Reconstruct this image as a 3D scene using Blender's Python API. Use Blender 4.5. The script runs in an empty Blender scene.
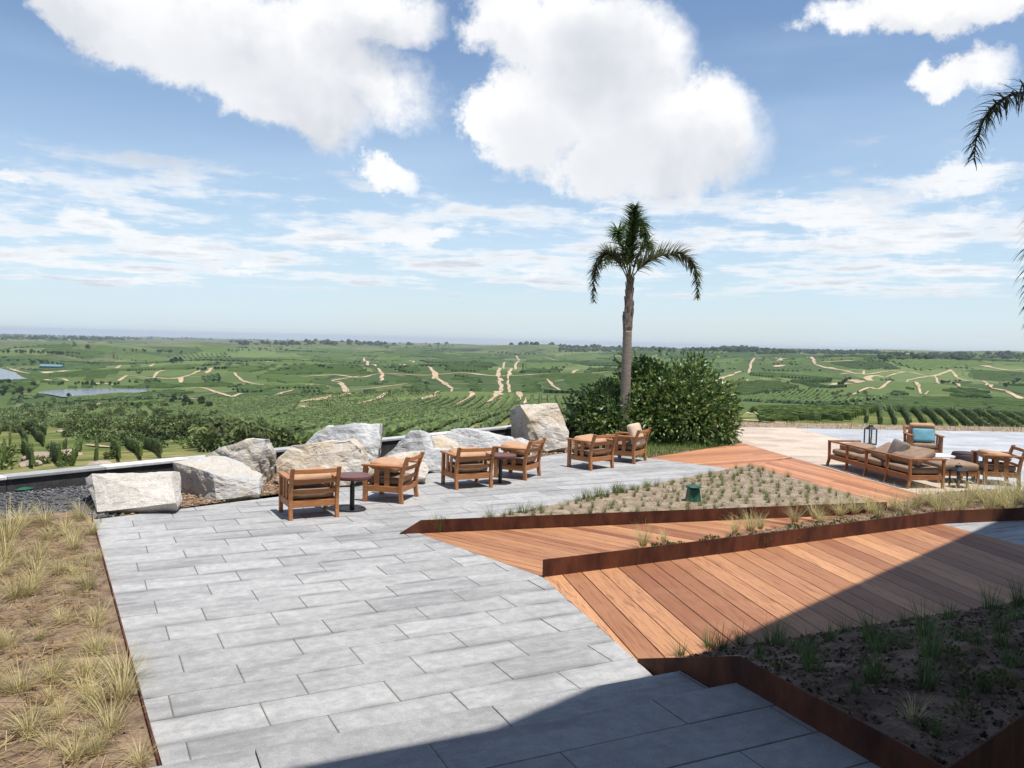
import bpy, bmesh, math, random
from mathutils import Vector, Matrix, noise
R = math.radians
random.seed(7)
C = bpy.context.scene.collection
SC = bpy.context.scene

# ------------------------------------------------------------------ camera model (eye 2.7 m above the terrace)
F = 830.0; H = 2.7; ROLL = R(1.4); PITCH = math.atan((384-341)/F)
CAM = Vector((0, 0, H))
def ray(px, py):
    u = (px-512)/F; v = (384-py)/F
    c, s = math.cos(ROLL), math.sin(ROLL)
    a = u*c - v*s; b = v*c + u*s
    cp, sp = math.cos(PITCH), math.sin(PITCH)
    return Vector((a, cp+b*sp, -sp+b*cp))
def at(px, py, z=0.0):
    d = ray(px, py); t = (z-H)/d.z
    return Vector((d.x*t, d.y*t, z))
def aty(px, py, y):
    d = ray(px, py); t = y/d.y
    return CAM + d*t
def P2(*pts): return [at(x, y).xy.copy() for x, y in pts]

# ------------------------------------------------------------------ object helpers
def tag(o, label=None, cat=None, group=None, kind=None):
    if label: o['label'] = label
    if cat: o['category'] = cat
    if group: o['group'] = group
    if kind: o['kind'] = kind
    return o
def empty(name, loc=(0,0,0), rz=0, label=None, cat=None, group=None):
    o = bpy.data.objects.new(name, None); C.objects.link(o)
    o.location = loc; o.rotation_euler = (0,0,rz); o.empty_display_size = .2
    return tag(o, label, cat, group)
def copy_tree(o, parent=None):
    c = o.copy(); C.objects.link(c)
    if parent is not None: c.parent = parent
    for ch in o.children: copy_tree(ch, c)
    return c
class MB:
    def __init__(s): s.v=[]; s.f=[]; s.t=[]; s.m=[]
    def add(s, vs, fs, tone=0.5, mi=0):
        o=len(s.v); s.v+= [tuple(v) for v in vs]
        for f in fs: s.f.append(tuple(i+o for i in f)); s.t.append(tone); s.m.append(mi)
    def box(s, x0,x1,y0,y1,z0,z1, M=None, tone=.5, mi=0):
        vs=[Vector((x,y,z)) for z in (z0,z1) for y in (y0,y1) for x in (x0,x1)]
        if M is not None: vs=[M@v for v in vs]
        s.add(vs,[(0,2,3,1),(4,5,7,6),(0,1,5,4),(2,6,7,3),(0,4,6,2),(1,3,7,5)],tone,mi)
    def bar(s, a, b, w, h, up=(0,0,1), tone=.5, mi=0):
        a=Vector(a); b=Vector(b); d=(b-a); L=d.length; d.normalize()
        x=d.cross(Vector(up))
        if x.length<1e-4: x=d.cross(Vector((0,1,0)))
        x.normalize(); y=x.cross(d)
        vs=[]
        for p in (a,b):
            for i,j in ((-1,-1),(1,-1),(1,1),(-1,1)): vs.append(p+x*(i*w/2)+y*(j*h/2))
        s.add(vs,[(3,2,1,0),(4,5,6,7),(0,1,5,4),(1,2,6,5),(2,3,7,6),(3,0,4,7)],tone,mi)
    def tube(s, pts, rs, n=8, tone=.5, mi=0, cap=True):
        pts=[Vector(p) for p in pts]; vs=[]; fs=[]
        if not hasattr(rs,'__len__'): rs=[rs]*len(pts)
        px=None
        for i,p in enumerate(pts):
            d=(pts[min(i+1,len(pts)-1)]-pts[max(i-1,0)]).normalized()
            if px is None:
                x=d.cross(Vector((0,0,1)))
                if x.length<1e-3: x=Vector((1,0,0))
            else: x=px-d*px.dot(d)
            x.normalize(); px=x; y=d.cross(x)
            for k in range(n):
                a=2*math.pi*k/n; vs.append(p+(x*math.cos(a)+y*math.sin(a))*rs[i])
        for i in range(len(pts)-1):
            for k in range(n):
                fs.append((i*n+k,i*n+(k+1)%n,(i+1)*n+(k+1)%n,(i+1)*n+k))
        if cap:
            fs.append(tuple(reversed(range(n)))); fs.append(tuple(range((len(pts)-1)*n,len(pts)*n)))
        s.add(vs,fs,tone,mi)
    def lathe(s, prof, n=24, c=(0,0,0), tone=.5, mi=0):
        vs=[];fs=[]
        for r,z in prof:
            for k in range(n):
                a=2*math.pi*k/n; vs.append((c[0]+r*math.cos(a),c[1]+r*math.sin(a),c[2]+z))
        for i in range(len(prof)-1):
            for k in range(n): fs.append((i*n+k,i*n+(k+1)%n,(i+1)*n+(k+1)%n,(i+1)*n+k))
        fs.append(tuple(reversed(range(n)))); fs.append(tuple(range((len(prof)-1)*n,len(prof)*n)))
        s.add(vs,fs,tone,mi)
    def build(s, name, mats, parent=None, smooth=False, bevel=0, loc=None, rz=None):
        me=bpy.data.meshes.new(name); me.from_pydata(s.v,[],s.f)
        if not isinstance(mats,(list,tuple)): mats=[mats]
        for m in mats: me.materials.append(m)
        a=me.attributes.new('tone','FLOAT','FACE'); a.data.foreach_set('value',s.t)
        me.polygons.foreach_set('material_index',s.m)
        if smooth: me.polygons.foreach_set('use_smooth',[True]*len(s.f))
        me.update()
        o=bpy.data.objects.new(name,me); C.objects.link(o)
        if parent is not None: o.parent=parent
        if loc is not None: o.location=loc
        if rz is not None: o.rotation_euler=(0,0,rz)
        if bevel:
            b=o.modifiers.new('bevel','BEVEL'); b.width=bevel; b.segments=2; b.limit_method='ANGLE'
        return o
def clip(poly, conv):
    """Sutherland-Hodgman: clip 2-D polygon by a convex polygon"""
    ar=sum(conv[i][0]*conv[(i+1)%len(conv)][1]-conv[(i+1)%len(conv)][0]*conv[i][1] for i in range(len(conv)))
    if ar<0: conv=conv[::-1]
    out=list(poly)
    for i in range(len(conv)):
        a=conv[i]; b=conv[(i+1)%len(conv)]
        side=lambda p:(b[0]-a[0])*(p[1]-a[1])-(b[1]-a[1])*(p[0]-a[0])
        inp=out; out=[]
        for j in range(len(inp)):
            p=inp[j]; q=inp[(j+1)%len(inp)]; sp=side(p); sq=side(q)
            if sp>=0: out.append(p)
            if (sp>=0)!=(sq>=0):
                t=sp/(sp-sq); out.append((p[0]+(q[0]-p[0])*t,p[1]+(q[1]-p[1])*t))
        if not out: return []
    return out
def inside(p, poly):
    c=False; n=len(poly)
    for i in range(n):
        a=poly[i]; b=poly[(i+1)%n]
        if (a[1]>p[1])!=(b[1]>p[1]) and p[0]<(b[0]-a[0])*(p[1]-a[1])/(b[1]-a[1])+a[0]: c=not c
    return c
def edge_dist(p, poly):
    m=1e9; n=len(poly); p=Vector(p[:2])
    for i in range(n):
        a=Vector(poly[i][:2]); b=Vector(poly[(i+1)%n][:2]); ab=b-a
        t=max(0,min(1,(p-a).dot(ab)/max(ab.length_squared,1e-9))); m=min(m,(p-a-ab*t).length)
    return m
def nz(p, s=1.0): return noise.noise(Vector(p)*s)

# ------------------------------------------------------------------ materials
class NT:
    def __init__(s, name):
        s.m=bpy.data.materials.new(name); s.m.use_nodes=True; s.t=s.m.node_tree; s.b=s.t.nodes['Principled BSDF']
    def n(s, typ, **k):
        nd=s.t.nodes.new(typ)
        for a,v in k.items():
            if a.startswith('i_'): nd.inputs[a[2:].replace('_',' ')].default_value=v
            else: setattr(nd,a,v)
        return nd
    def l(s,a,b): s.t.links.new(a,b)
    def math(s,op,a,b=None,c=None,clamp=False):
        nd=s.n('ShaderNodeMath',operation=op,use_clamp=clamp)
        for i,x in enumerate((a,b,c)):
            if x is None: continue
            if hasattr(x,'is_output'): s.l(x,nd.inputs[i])
            else: nd.inputs[i].default_value=x
        return nd.outputs[0]
    def mix(s,fac,a,b,blend='MIX'):
        nd=s.n('ShaderNodeMix',data_type='RGBA',blend_type=blend)
        for i,x in ((0,fac),(6,a),(7,b)):
            if hasattr(x,'is_output'): s.l(x,nd.inputs[i])
            else: nd.inputs[i].default_value=x if i==0 else ((*x,1) if len(x)==3 else x)
        return nd.outputs[2]
    def noise(s,vec,scale,detail=4,rough=.55,dist=0):
        nd=s.n('ShaderNodeTexNoise'); nd.inputs['Scale'].default_value=scale; nd.inputs['Detail'].default_value=detail
        nd.inputs['Roughness'].default_value=rough; nd.inputs['Distortion'].default_value=dist
        s.l(vec,nd.inputs['Vector']); return nd.outputs[0]
    def ramp(s,x,a,b):
        nd=s.n('ShaderNodeMapRange',interpolation_type='SMOOTHSTEP'); s.l(x,nd.inputs[0])
        nd.inputs[1].default_value=a; nd.inputs[2].default_value=b; return nd.outputs[0]
    def coord(s,scale=(1,1,1),out='Object',off=None):
        tc=s.n('ShaderNodeTexCoord'); mp=s.n('ShaderNodeMapping'); mp.inputs['Scale'].default_value=scale
        s.l(tc.outputs[out],mp.inputs[0]); return mp.outputs[0]
    def rnd(s):
        return s.n('ShaderNodeObjectInfo').outputs['Random']
    def tone(s): return s.n('ShaderNodeAttribute',attribute_name='tone').outputs['Fac']
    def bump(s,h,st,dist=.02):
        b=s.n('ShaderNodeBump'); b.inputs['Strength'].default_value=st; b.inputs['Distance'].default_value=dist
        s.l(h,b.inputs['Height']); s.l(b.outputs[0],s.b.inputs['Normal'])
    def base(s,c):
        if hasattr(c,'is_output'): s.l(c,s.b.inputs['Base Color'])
        else: s.b.inputs['Base Color'].default_value=(*c,1)
    def spec(s,r,sp=.3):
        if hasattr(r,'is_output'): s.l(r,s.b.inputs['Roughness'])
        else: s.b.inputs['Roughness'].default_value=r
        s.b.inputs['Specular IOR Level'].default_value=sp
def simple(name,c1,c2,scale=8,rough=.7,bump=0,sc=(1,1,1),tonek=.35,spec=.25,dist=.01,fine=None,metal=0):
    t=NT(name); co=t.coord(sc); n=t.noise(co,scale)
    c=t.mix(t.ramp(n,.3,.7),c1,c2)
    k=t.math('ADD',t.math('MULTIPLY',t.math('SUBTRACT',t.tone(),.5),tonek*2),1.0)
    if fine:
        n2=t.noise(co,fine); k=t.math('MULTIPLY',k,t.math('ADD',t.math('MULTIPLY',n2,.5),.75))
    hs=t.mix(1.0,c,(1,1,1),'MULTIPLY'); cm=t.n('ShaderNodeCombineColor')
    for i in range(3): t.l(k,cm.inputs[i])
    t.base(t.mix(1.0,c,cm.outputs[0],'MULTIPLY')); t.spec(rough,spec); t.b.inputs['Metallic'].default_value=metal
    if bump: t.bump(t.noise(co,(fine or scale*4)),bump,dist)
    return t.m
def leafmat(name,c1,c2,c3,trans=.25,rough=.5,spec=.3,objvar=.25):
    """c1 dark, c2 mid, c3 pale by the tone of each leaf; a touch of light passes through"""
    t=NT(name); tn=t.tone()
    c=t.mix(t.ramp(tn,0,.55),c1,c2); c=t.mix(t.ramp(tn,.55,1),c,c3)
    k=t.math('ADD',t.math('MULTIPLY',t.rnd(),objvar*2),1-objvar); cm=t.n('ShaderNodeCombineColor')
    for i in range(3): t.l(k,cm.inputs[i])
    c=t.mix(1.0,c,cm.outputs[0],'MULTIPLY')
    t.base(c); t.spec(rough,spec)
    tr=t.n('ShaderNodeBsdfTranslucent'); t.l(c,tr.inputs[0])
    mx=t.n('ShaderNodeMixShader'); mx.inputs[0].default_value=trans
    t.l(t.b.outputs[0],mx.inputs[1]); t.l(tr.outputs[0],mx.inputs[2]); t.l(mx.outputs[0],t.t.nodes['Material Output'].inputs[0])
    return t.m
def stone_slab(name,c1,c2,stain,row=None):
    t=NT(name); co=t.coord(); k=t.math('ADD',t.math('MULTIPLY',t.math('SUBTRACT',t.tone(),.5),.25),1.0)
    big=t.noise(t.coord((.55,1.9,1)),1.3,7,.68); fine=t.noise(co,70,4,.8); mid=t.noise(co,9,6,.7)
    c=t.mix(t.ramp(mid,.3,.72),c1,c2); c=t.mix(t.math('MULTIPLY',t.ramp(big,.46,.68),.75),c,stain)
    if row:
        sy=t.n('ShaderNodeSeparateXYZ'); t.l(co,sy.inputs[0]); fr=t.math('FRACT',t.math('DIVIDE',t.math('SUBTRACT',sy.outputs[1],row[0]),row[1]))
        fr=t.math('ABSOLUTE',t.math('SUBTRACT',t.math('MULTIPLY',fr,2.),1.)); es=t.math('MULTIPLY',t.ramp(t.math('ADD',fr,t.math('MULTIPLY',t.math('SUBTRACT',mid,.5),.9)),.62,1.0),t.ramp(t.noise(t.coord((.8,1.6,1)),1.7,5,.6),.42,.62))
        c=t.mix(t.math('MULTIPLY',es,.7),c,(.13,.133,.138))
        wsp=t.ramp(t.noise(co,38,3,.8),.66,.74); c=t.mix(t.math('MULTIPLY',wsp,.35),c,(.52,.51,.49))
    sp=t.math('ADD',t.math('MULTIPLY',fine,.9),.55); k=t.math('MULTIPLY',k,sp); cm=t.n('ShaderNodeCombineColor')
    for i in range(3): t.l(k,cm.inputs[i])
    t.base(t.mix(1.0,c,cm.outputs[0],'MULTIPLY')); t.spec(.75,.25); t.bump(fine,.25,.004); return t.m
def boardmat(name,c1,c2,c3):
    t=NT(name); co=t.coord((1.0,22,22)); tn=t.tone()
    vo=t.n('ShaderNodeVectorMath',operation='ADD'); cm=t.n('ShaderNodeCombineXYZ'); t.l(t.math('MULTIPLY',tn,57.),cm.inputs[0])
    t.l(co,vo.inputs[0]); t.l(cm.outputs[0],vo.inputs[1])
    g=t.noise(vo.outputs[0],1.6,6,.62,1.6); g2=t.noise(t.coord((.6,.6,.6)),3.0,3)
    c=t.mix(tn,c1,c2); c=t.mix(t.math('MULTIPLY',t.ramp(g,.46,.68),.75),c,c3)
    c=t.mix(t.math('MULTIPLY',t.ramp(g2,.5,.8),.25),c,(.45,.25,.15))
    t.base(c); t.spec(.6,.3); t.bump(g,.2,.004); return t.m

M={}
M['slab']=stone_slab('grey_stone',(.285,.283,.28),(.40,.395,.385),(.20,.20,.20),(.13,.40))
M['slab_dark']=stone_slab('step_stone',(.265,.262,.26),(.35,.345,.34),(.18,.18,.18))
M['slab_pale']=stone_slab('cream_stone',(.44,.355,.28),(.54,.445,.36),(.34,.27,.21))
M['slab_far']=stone_slab('pale_stone',(.34,.35,.365),(.44,.445,.455),(.25,.26,.275))
M['grout']=simple('joint_sand',(.10,.095,.085),(.17,.155,.13),6,.9)
M['sandfill']=simple('joint_pale_sand',(.55,.47,.36),(.62,.54,.42),6,.9)
M['deck']=boardmat('deck_boards',(.225,.088,.043),(.51,.262,.128),(.15,.055,.03))
M['deck_pale']=boardmat('deck_boards_orange',(.32,.135,.07),(.56,.27,.14),(.24,.095,.05))
M['deckunder']=simple('dark_gap',(.012,.008,.006),(.02,.014,.01),6,.95)
M['corten']=simple('corten_steel',(.05,.016,.011),(.135,.046,.023),4.0,.75,.3,(1,1,.35),tonek=0,fine=40,dist=.003)
M['soil']=simple('brown_soil',(.115,.076,.05),(.28,.20,.135),5.5,.95,.9,fine=38,dist=.03)
M['soil_sand']=simple('sandy_soil',(.20,.152,.108),(.34,.27,.198),3.5,.95,.8,fine=45,dist=.02)
M['soil_dark']=simple('dark_soil',(.125,.082,.056),(.27,.185,.13),3.2,.95,.9,fine=30,dist=.03)
M['mulch']=simple('bark_mulch',(.16,.105,.07),(.28,.20,.14),6,.95,.9,fine=60,dist=.03)
M['gravel']=simple('grey_gravel',(.06,.06,.063),(.12,.12,.122),14,.9,1.0,fine=45,dist=.03)
M['gravelstone']=simple('gravel_stone',(.07,.07,.073),(.155,.155,.158),14,.9,.3,tonek=.5)
M['chip_dark']=simple('dark_chip',(.07,.045,.03),(.24,.17,.12),14,.9,.3,tonek=.8)
M['chip']=simple('bark_chip',(.17,.105,.065),(.33,.23,.15),14,.9,.3,tonek=.6)
M['clod_pale']=simple('sand_clod',(.16,.115,.08),(.40,.32,.235),9,.95,.5,tonek=.3)
M['clod']=simple('soil_clod',(.15,.095,.055),(.27,.18,.11),9,.95,.5,tonek=.4)
M['teak']=simple('teak',(.34,.14,.055),(.46,.205,.085),3,.5,.08,(2,2,14),tonek=.15,fine=30)
M['teak_dark']=simple('weathered_teak',(.25,.105,.045),(.34,.155,.07),3,.55,.08,(2,2,14),tonek=.15,fine=30)
M['cush']=simple('tan_canvas',(.40,.235,.14),(.46,.28,.17),9,.85,.25,fine=140,dist=.002)
M['cush_seat']=simple('brown_canvas',(.20,.13,.085),(.25,.165,.11),9,.85,.25,fine=140,dist=.002)
M['cush_pale']=simple('sand_canvas',(.52,.40,.28),(.60,.47,.34),9,.85,.25,fine=140,dist=.002)
M['taupe']=simple('taupe_canvas',(.24,.16,.11),(.30,.21,.145),9,.85,.25,fine=140,dist=.002)
M['grey_cloth']=simple('grey_canvas',(.20,.165,.14),(.25,.21,.18),9,.85,.25,fine=140,dist=.002)
M['teal']=simple('teal_cloth',(.11,.27,.33),(.15,.33,.39),7,.8,.25,fine=140,dist=.002)
M['black']=simple('black_steel',(.012,.012,.014),(.02,.02,.022),6,.4,spec=.5)
M['tabletop']=simple('dark_red_wood',(.10,.035,.028),(.15,.055,.042),5,.4,.05,(2,14,2),fine=40,spec=.4)
M['pouf']=simple('dark_wicker',(.045,.026,.028),(.075,.045,.045),30,.6,.6,fine=60)
M['whitetop']=simple('white_table',(.74,.72,.69),(.80,.78,.75),5,.5)
M['glass']=None
M['green_plastic']=simple('green_plastic',(.008,.075,.045),(.012,.10,.06),5,.4,spec=.5)
M['wallstone']=simple('dark_wall_stone',(.055,.05,.05),(.10,.092,.088),5,.9,.5,fine=30)
M['cap']=simple('concrete_cap',(.42,.42,.42),(.52,.52,.51),5,.85,.2,fine=50)
M['render']=simple('cream_render',(.55,.50,.43),(.62,.57,.50),3,.9,.2,fine=40)
M['render_dark']=simple('charcoal_roof',(.10,.10,.105),(.14,.14,.145),3,.8,.1,fine=40)
M['bark']=simple('palm_bark',(.20,.165,.135),(.33,.28,.235),6,.9,.6,(1,1,9),fine=40,dist=.01)
M['boot']=simple('palm_leaf_bases',(.11,.075,.058),(.30,.25,.21),5,.9,.6,(4,4,1.2),fine=40,dist=.01)
M['wood']=simple('brown_branch',(.07,.045,.03),(.13,.09,.06),6,.9,.4,fine=30)
M['palmleaf']=leafmat('palm_leaf',(.055,.105,.035),(.11,.18,.06),(.28,.33,.14),.35,.4,.4)
M['palmdry']=leafmat('palm_leaf_dusty',(.08,.095,.045),(.16,.17,.085),(.36,.35,.20),.35,.45,.35)
M['rachis']=simple('palm_rachis',(.16,.12,.05),(.24,.19,.08),6,.6)
M['bushleaf']=leafmat('bush_leaf',(.028,.064,.016),(.072,.138,.030),(.24,.29,.085),.22,.36,.5)
M['shrubleaf']=leafmat('shrub_leaf',(.045,.075,.024),(.10,.145,.042),(.23,.25,.09),.15,.6,.2,.4)
M['oliveleaf']=leafmat('olive_leaf',(.055,.085,.028),(.115,.155,.05),(.24,.26,.10),.15,.6,.2,.35)
M['vine']=leafmat('vine_leaf',(.052,.086,.018),(.118,.168,.038),(.23,.28,.085),.25,.55,.25,.15)
M['vinefar']=leafmat('far_vine_leaf',(.042,.080,.018),(.098,.155,.035),(.18,.23,.07),.1,.7,.15,.0)
M['treefar']=leafmat('far_tree_leaf',(.018,.036,.014),(.036,.062,.024),(.07,.10,.036),.0,.8,.1,.3)
M['feather']=leafmat('feather_grass',(.13,.17,.06),(.46,.40,.19),(.72,.61,.35),.3,.6,.2,.18)
M['tuft']=leafmat('green_tuft',(.08,.125,.035),(.19,.23,.07),(.44,.41,.17),.3,.6,.2,.2)
M['shadetuft']=leafmat('deep_green_tuft',(.06,.115,.04),(.135,.21,.075),(.28,.32,.13),.3,.6,.2,.2)
M['lowleaf']=leafmat('low_leaf',(.06,.09,.03),(.13,.165,.06),(.26,.15,.08),.2,.5,.3,.2)
M['lawn']=leafmat('lawn_blade',(.06,.12,.025),(.12,.20,.04),(.22,.27,.08),.3,.6,.2)
M['straw']=leafmat('dead_straw',(.22,.15,.07),(.40,.29,.14),(.55,.42,.23),.1,.7,.15,.1)
M['track']=simple('dirt_track_earth',(.34,.25,.155),(.50,.38,.25),.03,.95,fine=.15)
M['rockfar']=simple('far_rock',(.45,.36,.28),(.60,.50,.40),.5,.95,fine=3)
M['metal_roof']=simple('teal_metal_roof',(.10,.22,.24),(.14,.28,.30),.3,.5)
M['dark_wall']=simple('dark_shed_wall',(.05,.07,.10),(.08,.10,.13),.3,.8)
M['white_wall']=simple('whitewashed_wall',(.62,.60,.56),(.72,.70,.66),.3,.8)
M['rust_stain']=simple('rust',(.14,.06,.02),(.2,.09,.035),20,.9)
def rockmat(name,c1,c2,c3):
    t=NT(name); co=t.coord(); a=t.noise(co,1.6,7,.65,.4); b=t.noise(co,14,6,.72); d=t.noise(t.coord((1,1,2.5)),4,8,.75,1.2)
    geo=t.n('ShaderNodeNewGeometry')
    c=t.mix(t.ramp(a,.38,.62),c1,c2); c=t.mix(t.math('MULTIPLY',t.ramp(d,.55,.68),.75),c,c3)
    k=t.math('ADD',t.math('MULTIPLY',b,.7),.65); cm=t.n('ShaderNodeCombineColor')
    for i in range(3): t.l(k,cm.inputs[i])
    t.base(t.mix(1.0,c,cm.outputs[0],'MULTIPLY')); t.spec(.9,.15); t.bump(t.math('ADD',b,t.math('MULTIPLY',d,1.4)),.7,.05); return t.m
M['rock_grey']=rockmat('grey_granite',(.40,.40,.40),(.60,.59,.57),(.13,.135,.14))
M['rock_tan']=rockmat('tan_granite',(.54,.44,.32),(.60,.56,.50),(.17,.145,.12))
M['rock_white']=rockmat('pale_granite',(.56,.52,.46),(.64,.60,.54),(.36,.33,.29))
M['rock_dark']=rockmat('mixed_granite',(.56,.50,.41),(.50,.49,.47),(.085,.07,.055))
def glassm():
    t=NT('lantern_glass'); t.b.inputs['Transmission Weight'].default_value=1; t.b.inputs['Roughness'].default_value=.02; t.b.inputs['IOR'].default_value=1.05; t.base((.95,.97,.97)); return t.m
M['glass']=glassm()
def waterm():
    t=NT('lake_water'); co=t.coord(); t.base((.035,.05,.07)); t.spec(.12,.5); t.bump(t.noise(co,.5,4),.25,.6); return t.m
M['water']=waterm()

# ------------------------------------------------------------------ terrain
SITE=[(-12.6,6.9),(-7.9,12.62),(2.5,24.9),(6.0,28.4),(19,29.5),(40,30),(60,-40),(-60,-40),(-40,-5)]
COLS=[(-38,[(0,-.3),(14,-.8),(20,-2.0),(30,-3.6),(87,-10.5),(150,-16.5),(250,-25),(400,-38),(600,-52),(850,-64),(930,-66),(1300,-66),(2000,-64),(3000,-66),(6000,-72),(10000,-82),(20000,-112)]),
      (0,[(0,-.3),(18,-.8),(30,-3),(100,-11),(200,-17),(400,-29.5),(600,-38),(800,-52),(1000,-58),(1500,-52),(2000,-55),(3000,-54),(4000,-37),(6000,-42),(10000,-62),(20000,-105)]),
      (26,[(0,-.3),(28,-.5),(36,-3.2),(60,-7.2),(100,-10.3),(150,-11.6),(220,-12.6),(300,-22),(450,-37),(600,-42),(700,-43),(1000,-45),(1500,-42),(2200,-30),(3000,-14),(4000,-4),(5000,-6),(10000,-40),(20000,-95)]),
      (60,[(0,-.3),(28,-.5),(36,-3.2),(60,-7.2),(100,-10.3),(220,-14),(450,-34),(1000,-42),(2200,-30),(4000,-8),(10000,-45),(20000,-100)])]
def lut(t,d):
    if d<=t[0][0]: return t[0][1]
    for i in range(len(t)-1):
        if d<=t[i+1][0]:
            a=t[i];b=t[i+1]; la=math.log(a[0]+8); lb=math.log(b[0]+8); k=(math.log(d+8)-la)/(lb-la)
            # Catmull-Rom style tangent-limited smoothing
            m=lambda p,q:(q[1]-p[1])/(math.log(q[0]+8)-math.log(p[0]+8))
            s=m(a,b); s0=m(t[i-1],a) if i>0 else s; s1=m(b,t[i+2]) if i+2<len(t) else s
            h=lb-la; t0=(s0+s)/2*h; t1=(s+s1)/2*h
            return (2*k**3-3*k*k+1)*a[1]+(k**3-2*k*k+k)*t0+(-2*k**3+3*k*k)*b[1]+(k**3-k*k)*t1
    return t[-1][1]
LAKE1=[(36,392),(61,389.3),(99,388.3),(147,388.6),(149,391.5),(113,395.5),(61,397)]
LAKE2=[(-45,364),(0,368),(14,372),(21,376.5),(33,380.5),(20,381.5),(0,379.5),(-45,376)]
WZ=-65.0
lake_w=[[at(x,y,WZ).xy for x,y in L] for L in (LAKE1,LAKE2)]
lake_c=[]
for L in lake_w:
    c=sum(L,Vector((0,0)))/len(L); lake_c.append((c,max((p-c).length for p in L)))
def terrain(x,y):
    d=math.hypot(x,y); az=math.degrees(math.atan2(x,y)); az=max(-38,min(60,az))
    for i in range(len(COLS)-1):
        if az<=COLS[i+1][0]: break
    k=(az-COLS[i][0])/(COLS[i+1][0]-COLS[i][0]); k=k*k*(3-2*k)
    z=lut(COLS[i][1],d)*(1-k)+lut(COLS[i+1][1],d)*k
    if d>120:
        g=min(1,(d-120)/900)
        z+=g*(11*nz((x,y,3.1),1/420)+3.5*nz((x,y,9.1),1/170))
        z+=min(1,max(0,(d-800)/1200))*(46*nz((x,y,1.7),1/850)+18*nz((x*1.0,y,4.4),1/360)-6)*(1 if d<4000 else max(.5,1-(d-4000)/5000))
    if 40<d<=400: z+=.5*nz((x,y,5.),1/23)*min(1,(d-40)/60)
    if 600<d<1900 and az<-15:
        for L,(c,r) in zip(lake_w,lake_c):
            e=edge_dist((x,y),L); ins=inside((x,y),L)
            s=-e if ins else e
            if s<90:
                w=max(0,min(1,(90-s)/80)); w=w*w*(3-2*w); z=z*(1-w)+(WZ-1.2+max(-2,min(60,s))*.035)*w
    if d<60:
        if inside((x,y),SITE): z=-.3-.0*d
        else:
            e=edge_dist((x,y),SITE); w=min(1,e/3.0); z=(-.45)*(1-w)+z*w
    return z
def at_t(px,py,lo=20,hi=19000):
    dr=ray(px,py); hd=math.hypot(dr.x,dr.y); d=lo; pd=lo
    while d<hi:
        t=d/hd; p=CAM+dr*t
        if p.z<terrain(p.x,p.y): break
        pd=d; d*=1.02
    else: return None
    a,b=pd,d
    for _ in range(18):
        m=(a+b)/2; p=CAM+dr*(m/hd)
        if p.z<terrain(p.x,p.y): b=m
        else: a=m
    p=CAM+dr*(b/hd); return Vector((p.x,p.y,terrain(p.x,p.y)))
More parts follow.
